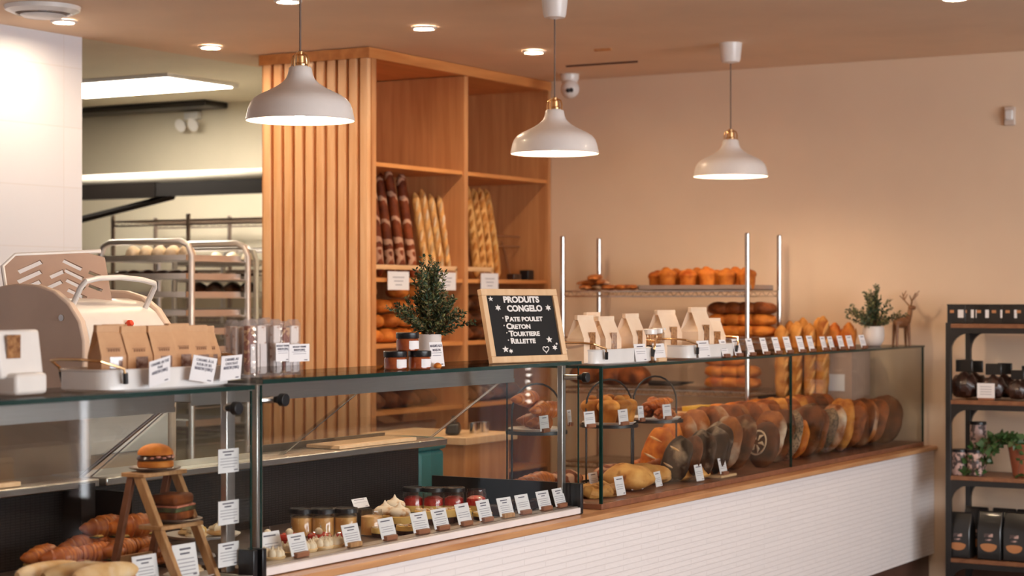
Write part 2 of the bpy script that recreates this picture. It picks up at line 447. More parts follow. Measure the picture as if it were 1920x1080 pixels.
# ------------------------------------------------------------------ room shell
CEIL = 2.86; XR = 10.28; YP = 6.85; YF = -4.0; XL = -2.5; YK = 11.5
m = MB(); m.b2((XL-.1, YF-.1, -.1), (XR+.1, YK+.1, 0)); struct('floor', m, 'floor_tile')
m = MB(); m.b2((XL-.1, YF-.1, CEIL), (XR+.1, YP+.02, CEIL+.1)); struct('ceiling', m, 'ceiling_paint')
m = MB(); m.b2((XL-.1, YP+.02, CEIL+.0), (XR+.1, YK+.1, CEIL+.1)); struct('ceiling_kitchen', m, 'kitchen_paint')
# right wall with the glazed entrance (outside the picture) and a narrow sidelight
def wall_x(name, x0, x1, y0, y1, holes, mat):
    m = MB(); ys=[y0]+[v for h in holes for v in (h[0],h[1])]+[y1]
    for i in range(0,len(ys),2): m.b2((x0,ys[i],0),(x1,ys[i+1],CEIL))
    for h in holes:
        if h[2]>0: m.b2((x0,h[0],0),(x1,h[1],h[2]))
        m.b2((x0,h[0],h[3]),(x1,h[1],CEIL))
    return struct(name,m,mat)
wall_x('wall_right', XR, XR+.12, 1.9, YK, [], 'wall_paint')
wall_x('wall_entrance', XR, XR+.12, YF, 1.9, [(-2.78,-2.60,0.0,2.3),(0.55,1.1,0.1,2.25)], 'reflection_dark')
m = MB()
for a,b,c,d in ((XL,0,1.1,2.86),(0,0,0,0)):
    pass
m.b2((XL,YF-.12,0),(1.1,YF,CEIL)); m.b2((8.1,YF-.12,0),(XR,YF,CEIL)); m.b2((1.1,YF-.12,0),(8.1,YF,.4)); m.b2((1.1,YF-.12,2.6),(8.1,YF,CEIL))
struct('wall_front', m, 'wall_paint')
m = MB(); m.b2((XL-.12,YF,0),(XL,YK,CEIL)); struct('wall_left', m, 'wall_paint')
m = MB(); m.b2((XL,YK,0),(XR,YK+.12,CEIL)); struct('wall_back', m, 'kitchen_paint')
m = MB(); m.b2((XL,YP,0),(7.33,YP+.12,CEIL)); struct('wall_partition', m, 'white_wall_tile')
m = MB(); m.b2((8.55,6.53,0),(XR,6.61,CEIL)); struct('wall_behind_shelving', m, 'kitchen_paint')
m = MB(); m.b2((XR-.004,6.61,0),(XR-.0005,YK,CEIL)); struct('trim_kitchen_panel', m, 'kitchen_paint')
m = MB(); m.b2((XR-.015,YF,0),(XR,3.3,.14)); struct('baseboard_right', m, 'dark_base')
# shop window behind the camera
for k,(a,b) in enumerate(((1.1,3.4),(3.4,5.8),(5.8,8.1))):
    m = MB()
    for q in (a+.03,b-.03): m.b2((q-.03,YF-.09,.4),(q+.03,YF-.03,2.6))
    for q in (.43,2.57): m.b2((a,YF-.09,q-.03),(b,YF-.03,q+.03))
    w_ = struct('window_%d'%(k+1), m, 'black_metal')
    g = MB(); g.b2((a+.06,YF-.065,.46),(b-.06,YF-.055,2.54)); obj('pane', g, 'pane', w_)
m = MB()
for q in (.57,1.08): m.b2((XR+.02,q-.02,.1),(XR+.08,q+.02,2.25))
for q in (.12,2.23): m.b2((XR+.02,.55,q-.02),(XR+.08,1.1,q+.02))
w_ = struct('door_1', m, 'black_metal')
g = MB(); g.b2((XR+.045,.59,.14),(XR+.055,1.06,2.21)); obj('pane', g, 'dimming_pane', w_)
# string of little lights hanging beside the entrance, seen mirrored in the case glass
m = MB(); m.tube([(XR-.05,1.02,2.3),(XR-.05,1.02,.9)],.002,5,0)
for k in range(34):
    m.ball((XR-.05,1.02+rnd(-.006,.006),.92+k*.04),.007,8,6,1)
o = obj('string_lights', m, ['black_metal','string_bulb']); tag(o,'string of small white bulbs hanging beside the glazed entrance','string lights')
# ceiling details
def ceil_at(px, py): 
    return P(px, py, Z=CEIL)
def downlight(lab, px, py, x=None):
    q = ceil_at(px,py)
    t = thing('downlight', lab, 'ceiling light', (q.x,q.y,CEIL), 0, 'recessed ceiling downlights')
    m = MB(); m.lathe([(.045,-.002),(.062,-.002),(.062,-.010),(.050,-.014),(.045,-.010),(.045,-.002)],24,close=False); obj('trim_ring', m,'white_enamel',t)
    m = MB(); m.lathe([(.001,-.006),(.046,-.006)],24,close=False); m.lathe([(.046,-.006),(.046,-.001)],24,close=False); obj('lens', m,'downlight_glow',t)
    return t
downlight('round downlight glowing on the ceiling beside the round air vent',120,38)
downlight('round downlight above the kitchen opening, left of the slatted shelving',395,86)
downlight('round downlight between the left and middle pendants, above the bread shelving',795,50)
downlight('round downlight just left of the middle pendant cord',1001,95)
downlight('round downlight cut by the top edge beside the left pendant cord',540,-1)
downlight('round downlight at the top right, only its glow showing',1790,-6)
for (x,y,l) in ((1.6,-.5,'behind the camera on the left'),(6.2,-.6,'behind the camera on the right'),(3.4,.2,'over the customer side on the left'),(5.0,1.9,'over the customer side in the middle'),(7.4,.9,'over the customer side on the right')):  # unseen downlights added over the customer side to brighten the counter front
    q=(x,y); t=thing('downlight','added unseen downlight '+l,'ceiling light',(x,y,CEIL),0,'recessed ceiling downlights')
    for ch in ('trim_ring','lens'):
        c=bpy.data.objects[ch].copy(); COL.objects.link(c); c.parent=t
q = ceil_at(80, 12)
t = thing('air_vent','round white air vent on the ceiling at the upper left','vent',(q.x,q.y,CEIL))
m = MB(); m.lathe([(.02,-.001),(.17,-.001),(.165,-.02),(.13,-.035),(.12,-.03),(.12,-.012)],32,close=False); obj('flange', m,'white_enamel',t)
m = MB(); m.lathe([(.001,-.012),(.115,-.012),(.115,-.004)],32,close=False); obj('grille', m,'pan_metal',t)
m = MB(); m.lathe([(.001,-.055),(.085,-.05),(.10,-.04),(.085,-.034),(.001,-.030)],32,close=False); m.lathe([(.02,-.034),(.02,-.006)],12,close=False); obj('diffuser', m,'white_enamel',t)
# thin dark line standing for the hatch edge in the ceiling
a = ceil_at(1062,123); b = ceil_at(1195,114)
m = MB(); m.tube([(a.x,a.y,CEIL-.002),(b.x,b.y,CEIL-.002)],.008,6); o=obj('hatch_line',m,'dark_base'); tag(o,'long thin dark hatch line in the ceiling right of the middle pendant','vent')
a = ceil_at(1115,92); b = ceil_at(1146,90)
m = MB(); m.tube([(a.x,a.y,CEIL-.002),(b.x,b.y,CEIL-.002)],.012,6); o=obj('sprinkler',m,'oak_panel'); tag(o,'small flat sprinkler cover on the ceiling between middle and right pendants','sprinkler')
# security camera
q = P(1068,150,X=10.0)
t = thing('security_camera','white dome security camera with two dark lenses near the shelving top','camera',(q.x,q.y,CEIL))
m = MB(); m.lathe([(.001,0),(.055,0),(.055,-.025),(.04,-.06),(.001,-.06)],24,close=False); obj('mount',m,'white_enamel',t)
m = MB(); m.ball((-.03,-.02,-.09),(.055,.055,.055),20,14); obj('housing',m,'white_enamel',t)
for s_ in (-.6,.6):
    d = Vector((-.90,-.45+s_*.35,-.25)).normalized()*.05
    m = MB(); m.ball((-.03+d.x,-.02+d.y,-.09+d.z),.014,12,8); obj('lens',m,'black_plastic',t)
q = P(1895,218,X=XR)
t = thing('motion_sensor','small white motion sensor high on the right wall','sensor',(XR-.001,q.y,q.z-.05))
m = MB(); m.box((-.012,0,.05),(.024,.06,.10)); obj('backplate',m,'sensor_plastic',t,bevel=.006)
m = MB(); m.box((-.03,0,.055),(.02,.045,.055)); obj('sensor_lens',m,'white_enamel',t,bevel=.008)

# ------------------------------------------------------------------ pendants
def pendant():
    t = thing('pendant_lamp','', 'pendant lamp',(0,0,0),0,'white pendant lamps over the counter')
    # origin: rim centre; ceiling is at +H
    H = CEIL-2.172
    prof=[(.19,0),(.192,.004),(.188,.022),(.183,.045),(.176,.062),(.164,.077),(.145,.090),(.118,.103),(.090,.117),(.067,.132),(.051,.148),(.044,.165),(.040,.186),(.034,.192),(.001,.192)]
    inner=[(.001,.187),(.028,.185),(.032,.166),(.038,.146),(.051,.128),(.072,.113),(.100,.100),(.134,.085),(.161,.067),(.176,.050),(.183,.029),(.187,.003),(.19,0)]
    m=MB(); m.lathe(prof,48,close=False); m.lathe(inner,48,close=False); obj('shade',m,'shade_white',t)
    m=MB(); m.ball((0,0,.062),(.042,.042,.050),20,14); b=obj('bulb',m,'lamp_bulb',t)
    m=MB(); m.lathe([(.024,.190),(.026,.200),(.020,.204),(.020,.228),(.012,.234),(.012,.244),(.004,.248)],24); obj('socket',m,'brass',t)
    m=MB()
    for s_ in (-1,1):
        m.tube([(s_*.034,0,.180),(s_*.036,0,.212),(s_*.030,0,.230),(s_*.010,0,.240)],.0035,8)
        m.tube([(0,s_*.034,.180),(0,s_*.036,.212),(0,s_*.030,.230),(0,s_*.010,.240)],.0035,8)
    obj('bracket',m,'brass',t)
    m=MB(); m.tube([(0,0,.242),(0,0,H-.04)],.0035,8); obj('cord',m,'cord_grey',t)
    m=MB(); m.lathe([(.012,H-.105),(.022,H-.100),(.045,H-.098),(.050,H-.085),(.058,H-.01),(.060,H)],28); obj('canopy',m,'shade_white',t)
    return t
for (px,py,f,l) in ((563,232,0,'left and nearest of the three white pendant lamps, before the wooden slats'),
                  (1040,288,0,'middle white pendant lamp, hanging above the letter board'),
                  (1370,325,0,'right and farthest white pendant lamp, against the bare wall')):
    q = P(px,Y=4.13)
    q.z = 2.172
    place('pendant', pendant, q, 0, l)
# ------------------------------------------------------------------ counter
YC = 3.46; LEDGE = .745
t = thing('service_counter','long white-tiled service counter with an oak ledge under the glass cases','counter',(6,3.8,0))
def L(p): return p
m=MB(); m.b2((1.2-6,YC-.05-3.8,.16),(XR-6-.002,4.22-3.8,LEDGE-.022)); obj('tiled_body',m,'counter_tile',t)
m=MB(); m.b2((1.2-6,YC-.07-3.8,LEDGE-.022),(XR-6-.002,4.225-3.8,LEDGE)); obj('ledge',m,'counter_ledge',t,bevel=.004)
m=MB(); m.b2((1.2-6,YC-.02-3.8,0),(XR-6-.002,4.2-3.8,.16)); obj('toe_kick',m,'dark_base',t)

# ------------------------------------------------------------------ refrigerated display cases (left and middle)
DECK = .765; DL = .757
def service_case(name, label, X0, X1, ztop, base, knobs, low=False):
    t = thing(name,label,'display case',(X0,YC,LEDGE)); g=lambda x,y,z:(x-X0,y-YC,z-LEDGE)
    def part(n,lo,hi,mat,bevel=0,parent=t):
        m=MB(); m.b2(g(*lo),g(*hi)); return obj(n,m,mat,parent,bevel=bevel)
    yb=4.12; zr=1.0; yt=3.76
    # floor of the case, front rail, rear body
    part('deck',(X0+.01,YC+.02,LEDGE+.002),(X1-.01,yb,DECK if not low else DL),'deck_metal')
    zg = LEDGE+(.013 if low else .031)
    if low:
        part('front_rail',(X0,YC-.004,LEDGE+.001),(X1,YC+.030,LEDGE+.0125),'white_rail',.002)
    else:
        part('front_rail',(X0,YC-.004,LEDGE+.003),(X1,YC+.012,LEDGE+.026),'white_rail',.003)
        part('sill',(X0,YC+.006,LEDGE+.019),(X1,YC+.075,LEDGE+.030),'grey_sill',.004)
    part('rear_body',(X0,yb,LEDGE+.003),(X1-(.10 if X1>6 else 0),yb+.12,zr-.02),'black_vent')
    part('rear_ledge',(X0,yb-.07,zr-.02),(X1,yb+.16,zr+.005),'stainless',.004)
    part('header_bar',(X0+.02,yt-.02,ztop-.075),(X1-.02,yt+.05,ztop-.014),'stainless',.003)
    part('strip_shield',(X0+.02,yt-.022,ztop-.084),(X1-.02,yt-.019,ztop-.070),'stainless')  # added lip that hides the glowing strip from the front
    m=MB(); m.b2(g(X0+.06,yt+.0,ztop-.0775),g(X1-.06,yt+.012,ztop-.0752)); obj('fill_strip',m,'case_fill_glow',t)  # glowing strip added to brighten the food
    # glass
    gl = part('top_glass',(X0+.003,YC,ztop-.012),(X1-.003,yt+.08,ztop),'pane')
    m=MB(); m.b2(g(X0+.003,YC-.0015,ztop-.012),g(X1-.003,YC-.0002,ztop)); obj('edge',m,'glass_edge',gl)
    part('front_glass',(X0+.012,YC+.012,zg),(X1-.012,YC+.020,ztop-.014),'pane')
    for i,x in enumerate((X0+.004,X1-.012)):
        m=MB(); out=[(YC+.02-YC,zg-LEDGE),(yb-YC,zg-LEDGE),(yb-YC,zr+.005-LEDGE),(yt+.02-YC,ztop-.075-LEDGE),(yt-YC,ztop-.014-LEDGE),(YC+.02-YC,ztop-.014-LEDGE)]
        m.prism(out,x-X0,x+.008-X0,'x'); sg=obj('side_glass',m,'pane',t)
        m=MB(); m.tube([g(x+.004,yb,zr+.005),g(x+.004,yt+.03,ztop-.075)],.0045 if low else .0022,6); obj('slanted_edge',m,'stainless',sg)
        m=MB(); m.b2(g(x+.002,YC+.008,zg),g(x+.008,YC+.012,ztop-.016)); obj('front_edge',m,'glass_edge',sg)
    # rear sliding glass doors, sloping from the header down to the rear ledge
    n=2
    for i in range(n):
        a=X0+.02+(X1-X0-.04)*i/n - (0.02 if i else 0); b=X0+.02+(X1-X0-.04)*(i+1)/n; dy=.008*i
        m=MB(); out=[(yb-.01+dy-YC,zr+.006-LEDGE),(yb-.004+dy-YC,zr+.006-LEDGE),(yt+.026+dy-YC,ztop-.076-LEDGE),(yt+.02+dy-YC,ztop-.076-LEDGE)]
        m.prism(out,a-X0,b-X0,'x'); dg=obj('sliding_door',m,'pane',t)
        m=MB(); m.tube([g(b,yb-.006+dy,zr+.006),g(b,yt+.024+dy,ztop-.076)],.0020,6); obj('door_edge',m,'stainless',dg)
    # uprights with their clamp arms and black knobs
    for x,kx,dy,hw in knobs:
        p=part('upright',(x-hw,YC+dy,LEDGE+.02),(x+hw,YC+dy+.022,ztop-.014),'stainless',.003)
        m=MB(); m.tube([g(x,YC+dy,ztop-.06),g(kx,YC+.012,ztop-.06)],.010,10); a=obj('clamp_arm',m,'stainless',t)
        m=MB(); m.tube([g(kx-.0,YC+.012,ztop-.06),g(kx,YC-.030,ztop-.06)],[.008,.017],16); m.tube([g(kx,YC-.014,ztop-.06),g(kx,YC-.034,ztop-.06)],.019,20); obj('knob',m,'black_plastic',a,bevel=.002)
    for x in (X0-.004,X1-.016):
        part('foot_post',(x,YC-.006,LEDGE+.001),(x+.020,YC+.05,LEDGE+(.115 if x>6 else .085)),'black_plastic',.003)
    return t
ZL, ZM, ZR = 1.300, 1.314, 1.290
XA = 4.410; XB = 6.359
case1 = service_case('display_case','left refrigerated glass case holding the croissant sandwiches',2.45,XA,ZL,0,[(XA-.035,XA-.115,.060,.020)],True)
case2 = service_case('display_case','middle refrigerated glass case full of jarred desserts and tarts',XA+.03,XB,ZM,0,[(XA+.055,XA+.10,.026,.014),(XB-.035,XB-.012,.055,.014)])
# black interior side panel of the middle case (low) 
m=MB(); m.b2((XB-.020-XA-.03,.04,.02),(XB-.006-XA-.03,.65,.115)); obj('inner_side_panel',m,'black_body',case2)
m=MB(); m.b2((.012,.5,.03),(.02,.65,.22)); obj('inner_side_panel',m,'black_body',case2)
m=MB(); m.b2((XA-.09-2.45,.58,.03),(XA-.03-2.45,.655,.25)); obj('inner_corner_post',m,'black_body',case1)

# ------------------------------------------------------------------ glass bread case (right)
X0=6.520; X1=10.255
t = thing('bread_case','long low glass case full of loaves, running to the right wall','display case',(X0,YC,LEDGE)); case3=t
g=lambda x,y,z:(x-X0,y-YC,z-LEDGE)
def part3(n,lo,hi,mat,bevel=0,parent=t):
    m=MB(); m.b2(g(*lo),g(*hi)); return obj(n,m,mat,parent,bevel=bevel)
part3('base_frame',(X0,YC,LEDGE),(X1,3.99,LEDGE+.022),'dark_wood_board',.003)
gl=part3('top_glass',(X0,YC,ZR-.010),(X1+.01,3.90,ZR),'pane')
m=MB(); m.b2(g(X0,YC-.0015,ZR-.010),g(X1+.01,YC-.0002,ZR)); m.b2(g(X0-.0015,YC-.001,ZR-.010),g(X0-.0002,3.90,ZR)); obj('edge',m,'glass_edge',gl)
XM=8.39
for a,b in ((X0+.006,XM-.002),(XM+.002,X1-.006)):
    fg=part3('front_glass',(a,YC+.002,LEDGE+.024),(b,YC+.010,ZR-.011),'pane')
for x in (X0,XM-.003,X1-.007):
    part3('glass_joint',(x,YC,LEDGE+.022),(x+(.009 if x==X0 else .005),YC+.012,ZR-.010),'glass_edge')
for x in (X0,X1-.008):
    sg=part3('end_glass',(x,YC+.012,LEDGE+.024),(x+.008,3.88,ZR-.011),'pane')
    m=MB(); m.b2(g(x,3.88,LEDGE+.024),g(x+.008,3.882,ZR-.011)); obj('rear_edge',m,'glass_edge',sg)
part3('raised_step',(8.9,3.995,LEDGE+.001),(9.70,4.20,.90),'dark_wood_board',.003)

# ------------------------------------------------------------------ price cards
def card(label, loc, w=.088, h=.066, lean=14, rz=0, holder='holder_wood', group=None, rows=4, cat='price card', mat='paper', head=None, inkw=1.0, name='price_card'):
    t = thing(name,label,cat,loc,rz,group)
    m=MB(); T=Matrix.Rotation(R(-lean),4,'X')
    zb=.006
    m.box((0,0,zb+h/2),(w,.0012,h),0,T)
    y=-.0009
    def line(cx,cz,lw,lh,k=1): m.box((cx,y,cz),(lw,.0004,lh),k,T)
    zt=zb+h
    if head is None:
        line(rnd(-.004,.004),zt-h*.15,w*rnd(.45,.7),h*.055,1)
        if rows>3: line(0,zt-h*.28,w*rnd(.25,.45),h*.05,1)
    for i in range(rows):
        line(rnd(-.003,.003),zt-h*(.44+.11*i),w*rnd(.62,.82),h*.028,2)
    line(w*.32,zb+h*.09,w*.16,h*.045,1)
    pc=obj('paper',m,[mat,'ink','faint_ink'],t,smooth=0)
    if head:
        for i,s_ in enumerate(head):
            text('lettering',s_,h*.15,pc,tuple(T @ Vector((0,-.0012,zt-h*(.16+.17*i)))),(R(90-lean),0,0),'ink',.01,'CENTER',sx=min(1.0,w*.9/(len(s_)*h*.15*.62)))
    if holder:
        m=MB(); m.box((0,-.002,.008),(w*.72,.018,.016)); obj('holder',m,holder,t,bevel=.003)
    return t
G1='price cards along the sill of the middle case'
cards_mid=[(516,1046,.062,'cream-topped tart, half hidden at the left post'),(564,1046,.066,'leftmost full card'),(664,1022,.066,'before the open glass jar'),(731,1010,.066,'before the toasted meringues'),
           (792,997,.066,'left of centre, before the nut-topped cakes'),(830,989,.066,'before the second berry jar'),(874,981,.066,'before the third berry jar'),(913,973,.066,'before the open berry jar'),
           (952,965,.066,'fourth from the right end'),(985,958,.066,'third from the right end'),(1024,949,.066,'second from the right end'),(1053,943,.066,'at the right end of the sill')]
for i,(px,py,h,l) in enumerate(cards_mid):
    q=P(px,Y=YC+.040)
    if i==0: q=P(px,Y=YC+.10)
    card('white price card on a wooden block, '+l, (q.x,q.y,LEDGE+.0305 if i else DECK+.001), .088 if i!=5 else .092, h+(.004 if i in(6,7) else 0)+(.02 if i==0 else 0), 16, R(rnd(-4,4)), 'holder_wood' if i not in (2,8) else 'ladder_wood', G1, rows=3+i%3)
# cards on the deck of the right case
G2='price cards inside the right case'
for i,(px,py,Y,h,rz,l) in enumerate(((1166,937,3.47,.075,0,'front of the round golden loaf'),(1196,908,3.52,.06,-12,'behind the small fougasse, turned sideways') ,(1237,912,3.50,.062,6,'before the torn focaccia'),
        (1314,898,3.46,.070,0,'before the dark flatbread'),(1358,885,3.46,.068,0,'standing before the rye loaves'),(1116,905,3.72,.060,0,'behind the ring bread at the left corner'),
        (1176,893,3.78,.060,4,'behind the golden loaf beside the stand leg'),(1203,892,3.74,.062,-3,'beside the stand leg'),(1252,885,3.70,.066,5,'behind the focaccia card'))):
    q=P(px,Y=Y+.045); card('white price card on the case floor, '+l,(q.x,q.y,LEDGE+.0235),.075,h,12,R(rz),'holder_wood' if i in(4,) else None,G2,rows=3)
# row of small cards on top of the right glass
G3='small white cards along the top of the right case'
for i,px in enumerate((1362,1386,1411,1437,1460,1481,1505,1524,1548,1562,1580,1597,1621)):
    q=P(px,Y=YC+.035+(.02 if i in (8,10) else 0))
    card('small white card on a brown block, %s from the left on the right glass top'%ORD[i],(q.x,q.y,ZR+.0005),.068,.074 if i<8 else .066,16,R(rnd(-3,3)),'dark_wood_board',G3,rows=3)
# cards hanging on the left case pane
G4='white description cards inside the left case'
for i,(px,py,Y,w,l) in enumerate(((425,857,YC+.14,.080,'upper of the three on the right upright'),(424,952,YC+.14,.082,'middle of the three on the right upright'),(423,1029,YC+.14,.080,'lower of the three on the right upright'))):
    q=P(px,py,Y=Y)
    hh=.068
    t=thing('description_card','white description card '+l,'price card',(XA-.045,YC+.072,q.z-hh/2),0,G4)
    m=MB(); m.box((-.006,-.016,hh/2),(.092,.0012,hh),0)
    for k in range(2): m.box((-.006+rnd(-.004,.004),-.0170,hh*(.88-.13*k)),(.05-.02*k,.0004,.004),1)
    for k in range(4): m.box((-.006,-.0170,hh*(.60-.12*k)),(.075-.02*(k==3),.0004,.002),2)
    m.box((.026,-.0170,hh*.10),(.016,.0004,.003),1)
    obj('paper',m,['paper','ink','faint_ink'],t,smooth=0)
    m=MB(); m.box((.02,-.013,hh/2),(.016,.007,.03)); obj('clip',m,'stainless',t)
for i,(px,py,Y,h,l) in enumerate(((277,1080,YC+.13,.068,'beside the wooden ladder foot'),(353,1072,YC+.10,.086,'front right corner of the case'))):
    q=P(px,py,Y=Y); card('white price card standing by the sandwiches, '+l,(q.x,q.y,DL+.0005),.10,h+.01,10,0,None,G4,rows=5)
# ------------------------------------------------------------------ food builders (origin at the bottom centre)
def top(name,label,cat,mb,mats,group=None,**k):
    o=obj(name,mb,mats,None,**k); return tag(o,label,cat,group)
def loaf(kind, L_=.26, W=.15, H=.10, mat='crust_gold', cat='loaf', name='loaf', lumps=.05, score=None):
    def mk():
        ph=[rnd(0,6) for _ in range(4)]
        def fn(x,y,z): return 1+lumps*(sin(3*x+ph[0])*cos(4*y+ph[1])+.6*sin(6*y+5*z+ph[2]))
        m=MB()
        def sq(x,y,z):
            return fn(x,y,z)*(1+.10*(abs(x)*abs(y))*2)
        m.ball((0,0,H*.42),(L_/2,W/2,H*.60),28,16,0,None,sq,flatb=.70)
        o=obj(name,m,mat)
        o['category']=cat; o['label']=''
        if score:
            n,lm,mt=score
            for i in range(n):
                t=(i-(n-1)/2)/max(n,1)
                x=t*L_*.8; w=W*.32*(1-abs(t)*.6)
                pts=[]
                for k in range(7):
                    u=-1+k/3
                    xx=x+u*lm*L_*.12; yy=u*w
                    zz=H*.42+H*.60*math.sqrt(max(0,1-(xx/(L_/2))**2-(yy/(W/2))**2))*1.0+.001
                    pts.append((xx,yy,zz))
                mm=MB(); mm.tube(pts,[.002,.004,.006,.0065,.006,.004,.002],6,0,None)
                obj('score_cut',mm,mt,o)
        return o
    return mk
def stick(Ln, r, mat, name='baguette', cat='baguette', bend=.01, cuts=5, cutmat='crust_baguette'):
    """a long loaf standing upright, origin at its foot"""
    def mk():
        m=MB(); n=22; pts=[]; rad=[]
        for i in range(n):
            u=i/(n-1); pts.append((bend*sin(u*pi),0,u*Ln))
            e=min(1,(min(u,1-u)*Ln/(r*2.2))); rad.append(r*(.18+.82*math.sqrt(max(0,1-(1-e)**2)))*(1+.05*sin(u*cuts*2*pi)))
        m.tube(pts,rad,14)
        o=obj(name,m,mat); o['category']=cat; o['label']=''
        for i in range(cuts):
            u=(i+.8)/(cuts+.6); z=u*Ln; h=Ln/cuts*.42
            mm=MB(); q=[]
            for k in range(6):
                v=-1+k*.4; a=R(-100)+v*.45   # on the side facing the customers (-X,-Y)
                rr=r*1.0
                q.append((bend*sin(u*pi)+rr*cos(a-.6),rr*sin(a-.6),z+v*h))
            mm.tube(q,[.001,.006,.009,.009,.006,.001],6); obj('score_cut',mm,cutmat,o)
        return o
    return mk
def croissant(Ln=.15, r=.032, name='croissant'):
    def mk():
        m=MB(); n=31; pts=[]; rad=[]
        for i in range(n):
            u=i/(n-1); a=(u-.5)*R(150)
            pts.append((Ln*.52*sin(a),Ln*.42*(1-cos(a))-.01,r*.9))
            k=sin(u*pi)**.7
            ph=(u*9)%1; rad.append(max(.004,r*(k*(.88+.20*ph))+.002))
        m.tube(pts,rad,14)
        o=obj(name,m,'crust_croissant'); o['category']='croissant'; o['label']=''
        return o
    return mk
def bun(r=.05,h=.05,mat='crust_gold',name='bun'):
    def mk():
        m=MB(); ph=rnd(0,6)
        m.ball((0,0,h*.42),(r*1.12,r*.92,h*.58),20,12,0,None,lambda x,y,z:1+.04*sin(3*x+4*y+ph),flatb=.7)
        o=obj(name,m,mat); o['category']='bun'; o['label']=''; return o
    return mk
def setlab(o,label,group=None,cat=None):
    o['label']=label
    if group: o['group']=group
    if cat: o['category']=cat
    return o

# ------------------------------------------------------------------ loaves in the right case: front row, standing on edge like books
FL = LEDGE+.0225
G='loaves standing in the front row of the right case'
types=[ # key, maker, description, radius
 ('f_orange', loaf('a',.23,.20,.095,'crust_orange',score=(2,.5,'crust_pale')),'orange-brown crusty loaf',.23),
 ('f_rye', loaf('a',.25,.22,.10,'crust_rye',score=(2,.5,'crust_pale')),'near-black floured rye loaf',.25),
 ('f_dark', loaf('a',.26,.23,.10,'crust_dark'),'dark brown country loaf',.26),
 ('f_flour', loaf('a',.25,.20,.095,'crust_flour',score=(3,.3,'crust_brown')),'brown loaf dusted with white flour',.25),
 ('f_seed', loaf('a',.25,.21,.09,'crust_seed'),'grey seed-coated loaf',.25),
 ('f_brown', loaf('a',.26,.23,.09,'crust_brown',score=(1,2.0,'crust_dark')),'plain brown boule',.26),
 ('f_gold', loaf('a',.26,.22,.10,'crust_gold'),'golden crusted boule',.26)]
TY={k:(mk,d,r) for k,mk,d,r in types}
def stand(key, x, y, lean, sc, i, G, row, base=FL):
    mk,d,r=TY[key]
    o=place(key,mk,(x,y,base+sc*(r/2)*cos(R(lean))*.98),(0,-R(90-lean),R(rnd(-34,-22) if x<9.95 else -4)),'',G,(sc,sc,sc*.80))
    o['label']='%s, %s from the left in %s row of right case'%(d,ORD[i],row)
    return o
front='f_rye f_dark f_rye f_rye f_rye f_flour f_dark f_orange f_dark f_flour f_dark f_seed f_orange f_dark f_brown f_seed f_flour f_gold f_brown f_dark f_flour f_brown f_dark'.split()
fsc=[.74,.70,.78,.82,.86,.94,.92,.78,.92,.96,.92,.92,.78,.96,.86,.88,.92,.98,.96,.94,.94,.92,.94]
for i,k in enumerate(front):
    if i==8: continue   # the stencilled loaf stands here
    stand(k,7.46+i*.1165,3.575 if i<4 else (3.67 if i==7 else 3.605),20-(i%3)*3,fsc[i]*1.05,i,G,'front')
G='loaves standing in the second row of the right case'
second='f_orange f_orange f_flour f_flour f_brown f_flour f_brown f_flour f_brown f_flour f_brown f_gold f_brown f_gold f_brown f_dark f_brown'.split()
for i,k in enumerate(second):
    stand(k,7.83+i*.120,3.85,21-(i%3)*4,(.86,.92,.98,1.04)[min(i,3)]*1.03,i,G,'second')
# rear step: pan loaves
G='pan loaves on the rear step of the right case'
mk=loaf('p',.20,.11,.11,'crust_orange','pan loaf','pan_loaf',.03)
for i in range(8):
    q=Vector((8.97+i*.1,4.09,0))
    place('panloaf',mk,(q.x,q.y,.9005),(0,0,R(88+rnd(-5,5))),'orange-topped pan loaf, %s from the left on the rear step'%ORD[i],G,(1,1,rnd(.95,1.08)))
# white circle pattern loaf
def stencil():
    m=MB(); m.ball((0,0,.035),(.11,.10,.05),28,14,0,None,lambda x,y,z:1+.02*sin(5*x+3*y),flatb=.6)
    o=obj('stencilled_loaf',m,'crust_dark')
    def disc(rs,n,mat,nm,z0):
        mm=MB()
        for a,b in rs:
            mm.lathe([(a,0),(b,0),(b,.002),(a,.002),(a,0)],32,c=(0,0,z0),close=False)
        return obj(nm,mm,mat,o)
    disc([(.052,.060)],0,'cream','flour_ring',.078)
    mm=MB()
    for k in range(6):
        a=k*pi/3+.3; mm.tube([(.012*cos(a),.012*sin(a),.0835),(.034*cos(a+.25),.034*sin(a+.25),.083),(.050*cos(a),.050*sin(a),.0805)],[.003,.008,.002],6,flat=.5)
    obj('flour_pattern',mm,'cream',o)
    return o
q=P(1432,Y=3.50); o=stencil(); o.location=(8.375,3.565,FL+.094); o.rotation_euler=(0,R(-76),R(-24))
tag(o,'dark round loaf with a white flour circle pattern at the front of the right case','loaf')
# flat breads at the front left of the right case
def fougasse():
    m=MB(); pts=[]
    for k in range(25):
        a=2*pi*k/24; pts.append((.10*cos(a)*(1+.1*sin(3*a)),.055*sin(a),.022+.006*sin(5*a)))
    m.tube(pts,[.022+.004*sin(k*1.7) for k in range(25)],10)
    for x in (-.05,0,.05): m.tube([(x-.02,-.045,.026),(x,0,.034),(x+.02,.045,.026)],[.016,.019,.016],10)
    o=obj('fougasse',m,'crust_foccacia'); return o
q=P(1122,Y=3.610); o=fougasse(); o.location=(q.x,q.y,FL); o.rotation_euler=(0,0,R(10)); tag(o,'slashed golden fougasse at the left corner of the right case','fougasse')
q=P(1178,Y=3.625); o=loaf('g',.22,.20,.105,'crust_foccacia','loaf','round_loaf',.05)(); o.location=(q.x,q.y,FL); o.rotation_euler=(0,0,.3); tag(o,'domed golden loaf behind the front price card of the right case','loaf')
